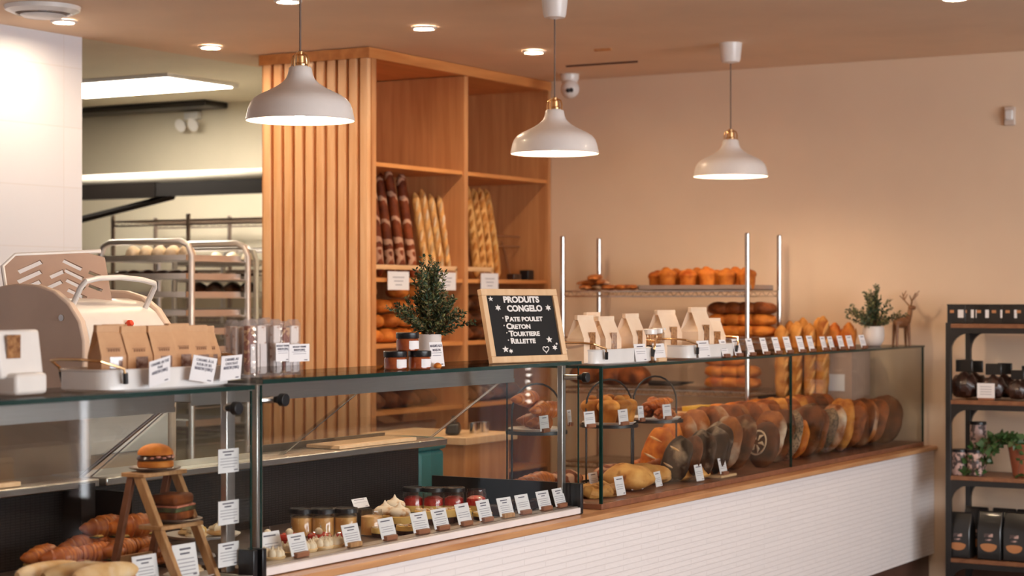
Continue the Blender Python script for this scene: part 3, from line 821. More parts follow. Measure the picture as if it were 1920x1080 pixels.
q=P(1214,Y=3.670); o=loaf('g',.20,.16,.085,'crust_foccacia','loaf','round_loaf',.08)(); o.location=(q.x,q.y,FL); o.rotation_euler=(0,0,1.3); tag(o,'smaller golden loaf just right of the domed one in the right case','loaf')
q=P(1280,Y=3.620); o=loaf('g',.30,.17,.065,'crust_foccacia','flatbread','focaccia',.12)(); o.location=(q.x,q.y,FL); tag(o,'torn olive focaccia on the floor of the right case','flatbread')
q=P(1325,Y=3.610); o=loaf('g',.20,.12,.045,'crust_brown','flatbread','flatbread',.1)(); o.location=(q.x,q.y,FL); tag(o,'dark brown flatbread beside the rye loaves in the right case','flatbread')
q=P(1356,Y=3.530); m=MB(); m.box((0,0,.006),(.16,.09,.012)); o=top('serving_board','small wooden board under the price card before the rye loaves','board',m,'maple_lip',bevel=.003); o.location=(q.x,q.y+.015,FL+.0005)
bpy.data.objects  # cards standing there are lifted onto it
for c in bpy.data.objects:
    if c.get('label','').endswith('standing before the rye loaves'): c.location.z=FL+.0132
# striped chocolate bread and dark croissants on the floor behind the cards
q=P(1150,Y=3.86); o=loaf('g',.24,.12,.07,'crust_stripe','loaf','iced_braid',.06)(); o.location=(q.x,q.y,FL); tag(o,'dark braid with white icing stripes behind the cards, left in the right case','loaf')
for i,(px,Y) in enumerate(((1236,3.83),(1256,3.90),(1222,3.93))):
    q=P(px,Y=Y); place('croissant',croissant(.17,.036),(q.x,q.y,FL),rnd(-.4,.4),'croissant on the floor behind the cards, %s under the right wire stand'%('front one','back right one','back left one')[i],'croissants on the floor of the right case')
for i,(px,Y) in enumerate(((985,3.86),(1010,3.93))):
    q=P(px,Y=Y); place('croissant',None,(q.x,q.y,FL),rnd(-.4,.4),'croissant on the floor under the left wire stand, %s'%('front one','rear one')[i],'croissants on the floor of the right case',1.1)
q=P(1058,Y=3.9); o=loaf('g',.20,.12,.07,'crust_stripe','loaf','iced_braid',.06)(); o.location=(q.x,q.y,FL); tag(o,'dark braid with icing stripes under the left wire stand','loaf')

# ------------------------------------------------------------------ two-tier wire stands with plates
def wire_stand():
    t=thing('wire_stand','','cake stand')
    r=.115; zp=.253
    m=MB()
    pts=[(-r,0,0)]+[(-r,0,.33)]+[(-r*cos(a),0,.33+.11*sin(a)) for a in [R(v) for v in range(15,180,15)]]+[(r,0,.33),(r,0,0)]
    m.tube(pts,.0042,8); obj('arch_handle',m,'black_metal',t)
    m=MB(); m.lathe([(r+.002,zp-.012),(r+.008,zp-.012),(r+.008,zp+.002),(r+.002,zp+.002),(r+.002,zp-.012)],36,close=False); obj('upper_ring',m,'black_metal',t)
    m=MB(); m.lathe([(r+.002,.003),(r+.010,.003),(r+.010,.012),(r+.002,.012),(r+.002,.003)],36,close=False); obj('lower_ring',m,'black_metal',t)
    m=MB(); m.lathe([(.001,zp-.004),(r-.02,zp-.004),(r-.004,zp+.008),(r-.001,zp+.010),(r-.004,zp+.012),(r-.022,zp+.003),(.001,zp+.003)],40,close=False); obj('plate',m,'white_enamel',t)
    return t
WS=[]
for i,(px,Y,l) in enumerate(((1006,3.86,'left wire stand seen through the middle case, holding croissants'),(1142,3.80,'middle wire stand with tall golden brioches behind the glass corner'),(1228,3.78,'right wire stand with twisted pastries beside the loaves'))):
    q=P(px,Y=Y); q.z=FL; WS.append(q.copy())
    place('wirestand',wire_stand,q,R(-28),l,'wire cake stands in the right case')
ZP=FL+.2575
q=WS[0]
for i,(dx,dy,dz,rz) in enumerate(((-.03,-.04,0,.2),(.03,.03,0,1.0),(-.01,-.02,.055,.5),(.05,-.03,.052,-.3),(-.02,.03,.10,.1))):
    place('croissant',None,(q.x+dx,q.y+dy,ZP+dz*.92+.001),(0,0,rz),('croissant piled on the left wire stand, '+('bottom front','bottom back','middle left','middle right','top')[i]+' one'),'croissants on the left wire stand',.9)
def brioche():
    m=MB(); m.lathe([(.028,0),(.036,.03),(.040,.055),(.046,.062)],20); 
    m.ball((0,0,.072),(.048,.048,.032),20,12,0,None,lambda x,y,z:1+.06*sin(5*x)*cos(4*y))
    m.ball((.008,0,.100),(.024,.024,.018),14,8)
    o=obj('brioche',m,'crust_gold'); return o
q=WS[1]
for i,(dx,dy) in enumerate(((-.072,-.035),(-.012,-.062),(.058,-.052),(.0,.022),(.075,.03),(-.06,.05))):
    place('brioche',brioche,(q.x+dx,q.y+dy,ZP),rnd(0,3),'tall golden brioche on the middle wire stand, %s'%('far left','front centre','front right','in the centre','at the right rear','at the left rear')[i],'brioches on the middle wire stand').update_tag()
for o in list(bpy.data.objects):
    if o.name.startswith('brioche'): o['category']='brioche'
def twist():
    m=MB()
    for s_ in (0,pi):
        m.tube([(-.07+.14*k/18,.014*cos(k*.7+s_),.022+.010*sin(k*.7+s_)) for k in range(19)],[.008+.009*sin(pi*k/18) for k in range(19)],9)
    return obj('twisted_pastry',m,'crust_croissant')
q=WS[2]
for i,(dx,dy,dz,rz) in enumerate(((-.04,-.05,0,.3),(.03,-.03,0,1.0),(0,.04,0,.2),(-.01,-.02,.04,-.5),(.03,.02,.04,.6))):
    o=place('twist',twist,(q.x+dx,q.y+dy,ZP+dz),(0,-.15*(i>2),rz),'twisted brown pastry on the right wire stand, '+('front left','front right','rear','upper left','upper right')[i],'pastries on the right wire stand'); o['category']='pastry'
# cards clipped on the plates
G5='price cards standing on the wire stand plates'
for i,(px,py,Y,l,w) in enumerate(((1022,810,3.68,'front of the croissant plate',.085),(1107,803,3.66,'left front of the brioche plate',.082),(1134,797,3.72,'small one seen edge-on beside the glass corner',.05),(1170,796,3.61,'right front of the brioche plate',.10),(1203,790,3.66,'small tilted one between the two right stands',.045),(1252,787,3.62,'front of the twisted pastry plate',.07),(1069,810,3.78,'small one behind the steel upright',.04))):
    q=P(px,Y=Y+.06); card('white price card, '+l,(q.x,q.y,ZP+.0005 if i!=99 else 0),w,.060,6,R(rnd(-6,6)),'holder_wood',G5,rows=2)
# cutting board with butter block and tongs seen behind the pastries
q=P(1315,Y=4.06)
t=thing('cutting_board','pale wooden cutting board behind the loaves holding a yellow block','cutting board',(q.x,q.y,.985),R(4))
m=MB(); m.box((0,0,.008),(.50,.18,.016)); obj('board',m,'maple_lip',t,bevel=.003)
m=MB(); m.tube([(.24,0,.008),(.34,0,.010)],[.02,.014],10,flat=.5); obj('handle',m,'maple_lip',t)
m=MB(); m.box((0,0,-.04),(.44,.14,.08)); obj('riser',m,'dark_wood_board',t)
bl=MB(); bl.box((0,0,.012),(.20,.06,.024)); o=top('butter_block','yellow butter block on the wooden cutting board','butter',bl,'butter',bevel=.003); o.location=(q.x-.10,q.y-.02,1.0015)
bl=MB(); bl.box((0,0,.008),(.22,.07,.016)); o=top('bread_plank','thin brown wooden paddle lying across the butter block','board',bl,'dark_wood_board',bevel=.003); o.location=(q.x-.07,q.y+.05,1.0265-.025); o.rotation_euler=(0,0,.08)
# ------------------------------------------------------------------ wooden bread shelving with the slatted end
SX0,SXD,SX1 = 8.39,9.30,10.24; SY0,SY1=5.80,6.52
t=thing('bread_shelving','tall oak bread shelving with vertical slats on its left end','shelving unit',(SX0,SY0,0)); shelv=t
def sp(n,lo,hi,mat,bevel=0,parent=t,ox=(SX0,SY0,0)):
    m=MB(); m.b2([a-b for a,b in zip(lo,ox)],[a-b for a,b in zip(hi,ox)]); return obj(n,m,mat,parent,bevel=bevel)
top_=CEIL-.004
sp('side_panel',(SX0-.02,SY0,0),(SX0+.02,SY1,top_),'oak_panel')
sp('side_panel',(SX1,SY0,0),(SX1+.03,SY1,top_),'oak_panel')
sp('divider',(SXD-.02,SY0,0),(SXD+.02,SY1,top_-.06),'oak_panel')
sp('back_panel',(SX0+.02,SY1-.04,0),(SX1,SY1-.02,top_-.06),'oak_panel')
sp('top_fascia',(SX0-.05,SY0-.004,top_-.055),(SX1+.03,SY1,top_),'oak_shelf')
for i in range(10):
    y=SY0+.030+i*.0705
    sp('slat',(SX0-.052,y-.024,.12),(SX0-.0205,y+.024,top_-.056),'oak_slat',.003)
yb=SY1-.04
ZS=(2.262,1.655,1.305,.95,.55)
for z in ZS:
    for a,b in ((SX0+.021,SXD-.021),(SXD+.021,SX1-.001)):
        sp('shelf',(a,SY0+.01,z-.022),(b,yb-.001,z),'oak_shelf')
# inclined bread trays with pale lips on the middle shelf
for a,b,l in ((SX0+.03,SXD-.03,'left'),(SXD+.03,SXD+.36,'right')):
    sp('bread_rack_lip',(a,SY0+.04,1.70),(b,SY0+.06,1.725),'maple_lip',.002)
    for x in (a+.01,b-.01): sp('bread_rack_side',(x-.008,SY0+.04,1.6555),(x+.008,SY0+.30,1.712),'maple_lip')
m=MB(); 
for z in (1.86,1.92): m.tube([(SXD+.36-SX0,.20,z),(SX1-.01-SX0,.20,z)],.006,8)
for x in (SXD+.42,SX1-.10): m.tube([(x-SX0,.20,1.655),(x-SX0+.12,.35,1.93)],.006,8)
obj('hanging_rod',m,'teak',t)
# small dark boxes at the right end of the middle shelf
m=MB(); m.box((0,0,.03),(.07,.06,.06)); o=top('timer','small black timer on the middle shelf by the right end panel','timer',m,'black_plastic',bevel=.004); o.location=(10.15,5.90,1.6555)
m=MB(); m.box((0,0,.018),(.09,.05,.036)); o=top('price_block','small dark block left of the black timer on the shelf','block',m,'choc_bag',bevel=.004); o.location=(10.0,5.90,1.6555)
# baguettes
G='dark striped baguettes on the left shelf'
for k in range(2):
    for j in range(4):
        q=P(712+j*21-(k*2),Y=5.915+k*.075)
        place('stripe_bag',stick(.60,.027,'crust_stripe','baguette','baguette',.008,0),(q.x,q.y,1.664),(R(-9),R(rnd(-2,2)),rnd(-.3,.3)),
              'dark flour-striped baguette, %s of its %s row, left shelving bay'%(ORD[j],('front','rear')[k]),G,(1,1,rnd(.86,1.0)))
G='pale baguettes on the left shelf'
for j in range(5):
    q=P(800+j*14.5,Y=5.90)
    place('pale_bag',stick(.50,.024,'crust_baguette','baguette','baguette',.006,5,'crust_pale'),(q.x,q.y,1.664),(R(-9),R(-1+rnd(-1,1)),rnd(-.3,.3)),
          'pale golden baguette, %s of five beside the striped ones'%ORD[j],G,(1,1,rnd(.93,1.0)))
G='twisted baguettes on the right shelf'
for j in range(4):
    q=P(894+j*13,Y=5.90)
    place('twist_bag',stick(.56,.025,'crust_baguette','baguette','baguette',.010,8,'crust_gold'),(q.x,q.y,1.664),(R(-9),R(rnd(-2,1)),rnd(-.3,.3)),
          'knobbly golden baguette, %s of four in the right bay'%ORD[j],G,(1,1,rnd(.94,1.0)))
# signs hanging from the shelf edge
for px,w,l in ((747,.20,'left one, behind the bushy plant'),(838,.18,'middle one, right of the bushy plant'),(918,.19,'right one, above the letter board')):
    q=P(px,525,Y=SY0-.006); m=MB(); m.box((0,0,0),(w,.003,.098),0)
    for r_ in range(3): m.box((0,-.0020,.018-.02*r_),(w*(.55-.12*r_),.0006,.005),1)
    o=top('shelf_sign','white sign on the shelf edge, '+l,'sign',m,['paper','faint_ink'],'white signs on the bread shelf edge',smooth=0); o.location=(q.x,q.y,1.640)
# stacked round buns in the left bay (three tiers of wire baskets)
G='golden round buns on the lower left shelf'
n=0
for k in range(4):
    for j in range(5):
        x=8.49+j*.150+(k%2)*.05; z=1.3055+k*.080
        if k==3 and j in (1,4): continue
        place('bigbun',bun(.068,.086,'crust_orange'),(x,5.90+.02*k,z),rnd(0,3),'round golden bun, %s in the %s layer of the left bay'%(ORD[j],('bottom','second','third','top')[k]),G,(1,1,.93))
for j in range(3):
    place('bigbun',None,(8.99+.1*j,6.12,1.3055+.0*j),0,'round golden bun at the back of the left bay, %s of three'%ORD[j],G)
G='dark loaves on the lower right shelf'
mk=loaf('d',.20,.13,.09,'crust_dark','loaf','loaf',.04)
for i,(x,z) in enumerate(((9.42,1.3055),(9.575,1.3055),(9.78,1.3055),(9.93,1.3055),(9.42,1.39),(9.575,1.39),(9.78,1.39),(9.42,1.475),(9.575,1.475))):
    place('darkloaf',mk,(x,5.94,z),(0,0,R(88)),'dark loaf behind the letter board, %s in the %s layer'%(ORD[(i if i<4 else i-4 if i<7 else i-7)],('bottom','middle','top')[(i>3)+(i>6)]),G)
G='loaves on the knee-high shelf of the shelving'
for i,x in enumerate((8.54,8.70,8.87,9.04,9.46,9.66,9.82,9.98)):
    place('darkloaf',mk,(x,5.95,.9505),(0,0,R(88)),'dark loaf low on the shelving, %s from the left, seen through glass'%ORD[i],G,1.05)

# ------------------------------------------------------------------ chrome wire rack against the right wall
RX0,RX1,RY0,RY1=9.68,10.12,4.25,5.39
t=thing('wire_rack','chrome wire shelving rack with four posts against the bare wall','wire rack',(RX0,RY0,0))
for x in (0,RX1-RX0):
    for y in (0,RY1-RY0):
        m=MB(); m.tube([(x,y,0.02),(x,y,1.895)],.0135,12); m.tube([(x,y,1.893),(x,y,1.90)],[.014,.010],12)
        for z in [.35+.03*k for k in range(0)]: pass
        obj('post',m,'chrome',t)
RZ=(1.585,1.325,1.04,.62)
for z in RZ:
    m=MB(); a,b=RX1-RX0,RY1-RY0
    for x in (0,a):
        m.tube([(x,0,z),(x,b,z)],.004,6); m.tube([(x,0,z-.028),(x,b,z-.028)],.004,6)
        m.tube([(x,b*k/44,z-.028*(k%2)) for k in range(45)],.0022,5)
    for y in (0,b): m.tube([(0,y,z),(a,y,z)],.004,6); m.tube([(0,y,z-.028),(a,y,z-.028)],.004,6)
    for k in range(1,40): m.tube([(0,b*k/40,z+.003),(a,b*k/40,z+.003)],.0022,5)
    obj('wire_shelf',m,'chrome',t)
# sheet pan on the top shelf
m=MB(); m.b2((0,0,0),(.36,.66,.004)); 
for lo,hi in (((0,0,0),(.006,.66,.028)),((.354,0,0),(.36,.66,.028)),((0,0,0),(.36,.006,.028)),((0,.654,0),(.36,.66,.028))): m.b2(lo,hi)
o=top('sheet_pan','flat metal sheet pan under the row of brioches','sheet pan',m,'pan_metal'); o.location=(9.72,4.27,1.5915)
G='brown brioche loaves on the top rack shelf'
mk=loaf('b',.13,.085,.115,'crust_orange','brioche','brioche_loaf',.06)
for i,px in enumerate((1232,1252,1270,1290,1309,1327,1345,1363,1382,1401)):
    q=P(px,Y=0,X=9.80 if i%2 else 9.88)
    def mk2():
        m=MB(); m.lathe([(.036,0),(.044,.03),(.046,.062),(.050,.072)],18); m.ball((0,0,.080),(.050,.050,.030),18,12,0,None,lambda x,y,z:1+.08*sin(4*x+y*3)); m.ball((.01,0,.104),(.022,.022,.014),12,8)
        o=obj('tall_brioche',m,'crust_orange'); o['category']='brioche'; return o
    place('rackbrioche',mk2,(q.x,q.y,1.596),rnd(0,3),'tall brown brioche, %s from the left on the top rack shelf'%ORD[i],G,(1,1,rnd(.92,1.08)))
G='flat pastries heaped on the top rack shelf'
for i,(px,z,rz) in enumerate(((1100,0,.3),(1120,0,1.2),(1143,0,.2),(1108,.028,1.5),(1128,.030,.6),(1117,.058,.2),(1165,0,.9),(1185,0,.3))):
    q=P(px,X=9.85)
    o=place('flatp',loaf('x',.17,.07,.032,'crust_flour','pastry','flat_pastry',.12),(q.x,q.y,1.592+z),(0,rnd(-.1,.1)*(z>0),rz),'flat dusted pastry, %s of the heap at left of the top rack shelf'%ORD[i],G)
G='dark topped rolls stacked on the second rack shelf'
n=0
for k in range(3):
    for j in range(4):
        q=P(1352+j*26,X=9.88); z=1.3325+k*.062
        place('rollstack' if k==2 else 'rollorange',loaf('r',.15,.125,.068,'crust_brown' if k==2 else 'crust_orange','roll','roll',.06),(q.x,q.y,z),(0,0,R(80)),('dark brown' if k==2 else 'orange')+' roll, %s in the %s layer of the second rack shelf'%(ORD[j],('bottom','middle','top')[k]),G)
G='orange rolls on the third rack shelf'
for k in range(3):
    for j in range(3):
        if k==2 and j==2: continue
        q=P(1346+j*28,X=9.90); z=1.0475+k*.062
        place('rollorange',loaf('r',.15,.11,.066,'crust_orange','roll','roll',.06),(q.x,q.y,z),(0,0,R(80)),'orange-brown roll, %s in the %s layer of the third rack shelf'%(ORD[j],('bottom','middle','top')[k]),G)
G='shiny round loaves on the third rack shelf'
for i,px in enumerate((1098,1152,1188)):
    q=P(px,X=9.86)
    place('shiny',loaf('s',.20,.17,.12,'crust_brown','loaf','round_loaf',.03),(q.x,q.y,1.0475),(0,0,rnd(0,3)),'shiny round loaf, %s from the left on the third rack shelf'%ORD[i],G)
m=MB(); m.tube([(0,0,.02),(.0,-.16,.02),(.0,-.26,.03)],[.05,.045,.01],8,flat=.35); o=top('black_peel','black paddle beside the shiny loaves on the third rack shelf','paddle',m,'black_plastic'); q=P(1222,X=9.86); o.location=(q.x,q.y,1.0475)
# low work table with a basket of upright baguettes by the wall
BX0,BX1,BY0,BY1=9.74,10.12,4.00,4.215
t=thing('baguette_stand','dark stand by the wall holding the upright baguettes','bread basket',(BX0,BY0,LEDGE+.001))
w_,d_=BX1-BX0,BY1-BY0
for x in (.015,w_-.015):
    for y in (.015,d_-.015):
        m=MB(); m.b2((x-.012,y-.012,0),(x+.012,y+.012,.20)); obj('leg',m,'black_metal',t)
m=MB(); m.b2((0,0,.199),(w_,d_,.213)); obj('tray_floor',m,'black_body',t)
m=MB(); 
for lo,hi in (((0,0,.213),(w_,.008,.27)),((0,d_-.008,.213),(w_,d_,.27)),((0,0,.213),(.008,d_,.27)),((w_-.008,0,.213),(w_,d_,.27))): m.b2(lo,hi)
obj('tray_rim',m,'black_body',t)
G='upright baguettes on the stand by the wall'
for i,(px,X,h) in enumerate(((1466,9.84,.41),(1479,9.98,.43),(1492,9.84,.43),(1507,9.98,.45),(1519,9.84,.42),(1533,9.98,.45),(1540,9.84,.46),(1497,10.06,.43))):
    q=P(px,X=X)
    place('upbag',stick(.45,.036,'crust_gold','baguette','baguette',.012,5,'crust_baguette'),(q.x,q.y,.992),(R(rnd(-1,1)),R(rnd(0,2)),rnd(-.5,.5)),'upright golden baguette by the wall, %s'%('far left, front','second from left, rear','third from left, front','fourth from left, rear','fifth from left, front','sixth from left, rear','tall pointed one at the right','behind the third, nearest the wall')[i],G,(1,1,h/.45))
t=thing('bread_bin','tall dark bread bin with a white label at the right of the baguettes','bin',(9.90,3.74,LEDGE+.023))
for x in (.02,.26):
    for y in (.02,.15):
        m=MB(); m.b2((x-.01,y-.01,0),(x+.01,y+.01,.16)); obj('leg',m,'black_metal',t)
m=MB(); m.b2((0,0,.16),(.28,.17,.175)); m.b2((0,0,.175),(.008,.17,.52)); m.b2((.272,0,.175),(.28,.17,.52)); m.b2((.008,0,.175),(.272,.008,.52)); m.b2((.008,.162,.175),(.272,.17,.52)); obj('bin_body',m,'lid_machine',t)
m=MB(); m.b2((-.003,.04,.28),(-.0003,.13,.37)); obj('label_card',m,'paper',t)
G='brown baguettes in the dark bread bin'
for i,(x,y) in enumerate(((9.96,3.78),(9.96,3.86),(10.07,3.82))):
    place('binbag',stick(.44,.038,'crust_orange','baguette','baguette',.005,4,'crust_gold'),(x,y,.976),(0,0,rnd(0,3)),'brown baguette in the dark bin by the wall, %s'%('front right','front left','rear')[i],G)

# ------------------------------------------------------------------ island counter, bins and board behind the cases
IX0,IX1,IY0,IY1=7.84,8.26,4.90,5.45
t=thing('work_island','small birch work island with a pale top behind the middle case','counter',(IX0,IY0,0))
m=MB(); m.b2((0,0,.04),(IX1-IX0,IY1-IY0,.85)); obj('body',m,'oak_panel',t,bevel=.003)
m=MB(); m.b2((-.03,-.03,.85),(IX1-IX0+.03,IY1-IY0+.03,.887)); obj('worktop',m,'pale_frame',t,bevel=.004)
q=Vector((7.98,5.05,.8875))
t=thing('label_printer','small dark hand-held labeller lying on the birch island','labeller',q,.5)
m=MB(); m.box((0,0,.03),(.19,.07,.05),0,None,.8); obj('body',m,'black_plastic',t,bevel=.01)
m=MB(); m.tube([(-.02,0,.05),(.05,0,.075),(.12,0,.05)],[.012,.014,.010],8); obj('handle',m,'black_plastic',t)
t=thing('cutter_set','group of small steel cutters standing on the birch island','cutters',(8.14,5.0,.8875))
for k in range(3):
    m=MB(); m.lathe([(.022,0),(.024,.05),(.020,.05),(.019,.003),(.001,.003)],16,c=(k*.05-.05,.02*(k%2),0),close=False); obj('steel_cutter',m,'chrome',t)
t=thing('teal_bin','teal plastic bin standing behind the middle case','bin',(6.86,4.52,0))
m=MB(); m.box((.1,.1,.45),(.20,.22,.90),0); obj('bin_body',m,'teal_plastic',t,bevel=.02)
m=MB(); m.box((.1,.1,.925),(.215,.235,.05),0); obj('bin_lid',m,'teal_plastic',t,bevel=.015)
# work boards on the rear ledge of the middle case
def board(name,label,loc,d,mat,rz=0):
    m=MB(); m.box((0,0,d[2]/2),d); o=top(name,label,'cutting board',m,mat,bevel=.003); o.location=loc; o.rotation_euler=(0,0,rz)
q=P(700,Y=4.15)
board('cutting_board','long pale cutting board on the steel ledge behind the middle case',(5.93,4.15,1.006),(.50,.15,.014),'pale_frame')
m=MB(); m.box((0,0,.012),(.80,.02,.024)); o=top('knife_rail','black bar lying behind the pale cutting board','bar',m,'black_plastic'); o.location=(5.80,4.245,1.006)
board('cutting_board','short pale cutting board on the ledge behind the left case',(3.9,4.15,1.006),(.42,.15,.014),'pale_frame')

# ------------------------------------------------------------------ kitchen through the opening
q0=(8.68,7.52); 
t=thing('ceiling_light_panel','large rectangular fluorescent panel glowing on the kitchen ceiling','ceiling light',(9.07,8.13,CEIL))
m=MB(); m.box((0,0,-.012),(.66,1.26,.024)); obj('frame',m,'white_enamel',t)
m=MB(); m.box((0,0,-.0265),(.60,1.20,.004)); obj('diffuser',m,'tube_glow',t)
t=thing('ceiling_light_panel','added unseen kitchen ceiling panel behind the white partition wall','ceiling light',(9.3,10.3,CEIL))  # out-of-view panel added to brighten the kitchen wall
for n_ in ('frame','diffuser'):
    c=bpy.data.objects[n_].copy(); COL.objects.link(c); c.parent=t
m=MB(); m.box((0,0,0),(.24,2.8,.040)); o=top('shade_strip','dark flat strip in place of shade under the kitchen ceiling behind the light panel','shade strip',m,'black_body',bevel=.01); o.location=(10.14,9.68,CEIL-.022)  # dark strip put where the kitchen wall and ceiling meet in shade
t=thing('emergency_light','twin-head emergency light on the kitchen wall under the ceiling','emergency light',(XR-.006,8.57,2.73))
m=MB(); m.box((-.03,0,.05),(.05,.12,.05)); obj('housing',m,'white_enamel',t,bevel=.006)
for s_ in (-.055,.055):
    m=MB(); m.lathe([(.001,0),(.02,.005),(.045,.05),(.001,.045)],16,0,Matrix.Translation((-.05,s_,.0))@Matrix.Rotation(R(-110),4,'Y')); obj('lamp_head',m,'white_enamel',t)
# wall shelf with bracket and white covered rolls
t=thing('wall_shelf','black steel wall shelf with a slanted brace, high in the kitchen','wall shelf',(9.30,6.98,2.18))
m=MB(); m.b2((0,0,0),(.06,1.10,.085)); obj('front_beam',m,'black_metal',t)
m=MB(); m.b2((-.01,1.10,-.005),(.07,2.9,.09)); m.b2((.06,0,.075),(.40,2.9,.085)); obj('shelf_board',m,'black_body',t)
m=MB(); m.tube([(.03,.98,.0),(.03,1.75,-.13),(.03,2.6,-.16)],.022,4); obj('brace',m,'black_metal',t)
m=MB(); m.b2((.06,.02,.03),(.972,.06,.074)); m.b2((.06,2.7,.03),(.972,2.74,.074)); obj('bracket',m,'black_metal',t)
m=MB(); m.tube([(0,0,0),(0,1.2,0),(0,2.9,0)],[.034,.036,.034],14); m.tube([(.09,0,0),(.09,2.9,0)],.036,14); o=top('cloth_roll','long rolled white cloth lying on the black wall shelf','cloth',m,'white_cloth'); o.location=(9.37,6.98,2.302)
m=MB()
for k in range(6): m.ball((rnd(-.04,.04),k*.045,.02+rnd(0,.02)),(.035,.04,.022),10,6)
o=top('crumpled_bag','crumpled grey bag on the rolled cloth beside the slats','bag',m,'pan_metal'); o.location=(9.42,7.0,2.335)
# rolling sheet-pan racks
def pan_rack():
    t=thing('pan_rack','','baking rack')
    W=.62; D=.46; H=1.84; r=.017
    for x in (0,D):
        m=MB(); c=.07
        m.tube([(x,0,.10),(x,0,H-c),(x,c*.3,H-c*.3),(x,c,H),(x,W-c,H),(x,W-c*.3,H-c*.3),(x,W,H-c),(x,W,.10)],r,10); obj('upright_frame',m,'aluminium',t)
    m=MB()
    for z in (.14,):
        for y in (0,W): m.tube([(0,y,z),(D,y,z)],r,8)
    obj('bottom_bar',m,'aluminium',t)
    for x in (0,D):
        for y in (0,W):
            m=MB(); m.lathe([(.001,-.02),(.05,-.02),(.05,.02),(.001,.02)],16,0,Matrix.Translation((x,y,.05))@Matrix.Rotation(R(90),4,'X')); m.tube([(x,y,.08),(x,y,.12)],.012,8); obj('caster',m,'black_plastic',t)
    for k in range(12):
        z=1.745-k*.095-.0*k
        if z<.25: break
        for y in (.02,W-.02):
            m=MB(); m.b2((0,y-.012,z-.008),(D,y+.012,z-.004)); obj('runner',m,'aluminium',t)
        if k in (0,1,2,3,4,5,7,9):
            m=MB(); m.b2((.0-.01,.03,z-.003),(D-.02,W-.03,z)); 
            for lo,hi in (((-.01,.03,z),(-.005,W-.03,z+.026)),((D-.025,.03,z),(D-.02,W-.03,z+.026)),((-.01,.03,z),(D-.02,.035,z+.026)),((-.01,W-.035,z),(D-.02,W-.03,z+.026))): m.b2(lo,hi)
            obj('sheet_pan',m,'aluminium',t)
    return t
pr1=place('panrack',pan_rack,(7.76,6.50,0),0,'aluminium baking rack in front, standing in the kitchen opening')
pr2=place('panrack',None,(9.02,7.07,0),0,'aluminium baking rack farther back beside the slatted shelving')
def mound(r,h,mat,name,cat):
    def mk():
        m=MB(); ph=rnd(0,5); m.ball((0,0,h*.4),(r,r,h*.6),14,9,0,None,lambda x,y,z:1+.10*sin(4*x+ph)*cos(3*y),flatb=.6); o=obj(name,m,mat); o['category']=cat; return o
    return mk
def rowfood(key,mk,rx,ry,z,ys,lab,G):
    for i,y in enumerate(ys):
        place(key,mk,(rx+.08,ry+y,z),rnd(0,3),lab%ORD[i],G)
zz=lambda k:1.745-k*.095+.0008
rowfood('mer',mound(.045,.075,'cream','meringue','meringue'),7.76,6.50,zz(0),(.10,.19,.28,.37,.46),'white meringue, %s from the right on the front rack top pan','meringues on the front baking rack')
rowfood('darkbun',mound(.048,.045,'chocolate','chocolate_bun','bun'),7.76,6.50,zz(1),(.08,.175,.27,.365,.46,.54),'dark chocolate bun, %s from the right on the front rack second pan','chocolate buns on the front rack')
rowfood('mer',None,9.02,7.07,zz(0),(.12,.24,.36),'white meringue, %s from the right on the back rack top pan','meringues on the back baking rack')
rowfood('darkbun',None,9.02,7.07,zz(1),(.08,.19,.30,.41,.52),'dark chocolate bun, %s from the right on the back rack second pan','chocolate buns on the back rack')
rowfood('blackloaf',mound(.062,.085,'chocolate','black_loaf','loaf'),9.02,7.07,zz(2),(.12,.24,.37,.50),'black loaf, %s from the right on the back rack third pan','black loaves on the back rack')
rowfood('blackloaf',None,7.76,6.50,zz(5),(.08,.20),'black loaf, %s from the right low on the front rack','black loaves on the front rack')
# wire wall racking in the kitchen
t=thing('kitchen_wire_rack','tall dark wire racking against the far kitchen wall','wire rack',(9.72,7.35,0))
for x in (0,.42):
    for y in (0,.82,1.46):
        m=MB(); m.tube([(x,y,.02),(x,y,2.09)],.014,8); obj('post',m,'pan_metal',t)
for z in (2.05,1.72,1.42,1.10,.7):
    m=MB()
    for x in (0,.42):
        m.tube([(x,0,z),(x,1.46,z)],.006,6); m.tube([(x,0,z-.03),(x,1.46,z-.03)],.005,6)
        m.tube([(x,1.46*k/50,z-.03*(k%2)) for k in range(51)],.0025,5)
    for k in range(24): m.tube([(0,1.46*k/23,z),(.42,1.46*k/23,z)],.0025,5)
    obj('wire_shelf',m,'pan_metal',t)

# ------------------------------------------------------------------ bread slicer
MX,MY=5.05,4.68
t=thing('bread_slicer','beige and white bread slicer with a raised slotted cover and a curved handle','bread slicer',(MX,MY,0))
def arc(cx,cz,r,a0,a1,n): return [(cx+r*cos(R(a0+(a1-a0)*k/n)),cz+r*sin(R(a0+(a1-a0)*k/n))) for k in range(n+1)]
prof=[(0,.80),(0,1.36)]+arc(.30,1.34,.30,168,90,8)+arc(.44,1.30,.34,85,20,6)[0:]+[(.80,1.28),(.80,.80)]
side=[(0,.80),(0.0,1.40),(.02,1.47),(.07,1.53),(.14,1.575),(.22,1.595),(.32,1.60),(.40,1.59),(.47,1.55),(.52,1.49),(.55,1.42),(.56,.80)]
m=MB(); m.prism(side,-.035,0,'x'); obj('side_cheek',m,'beige_machine',t,bevel=.008)
m=MB(); m.prism([(y*1.0+.006,z-.012) for y,z in side],0,.010,'x'); obj('cheek_rim',m,'white_machine',t,bevel=.004)
hood=[(.01,1.0),(.01,1.39),(.03,1.455),(.07,1.50),(.13,1.535),(.20,1.547),(.45,1.547),(.50,1.45),(.52,1.0)]
m=MB(); m.prism(hood,.008,.42,'x'); obj('hood',m,'white_machine',t,bevel=.006)
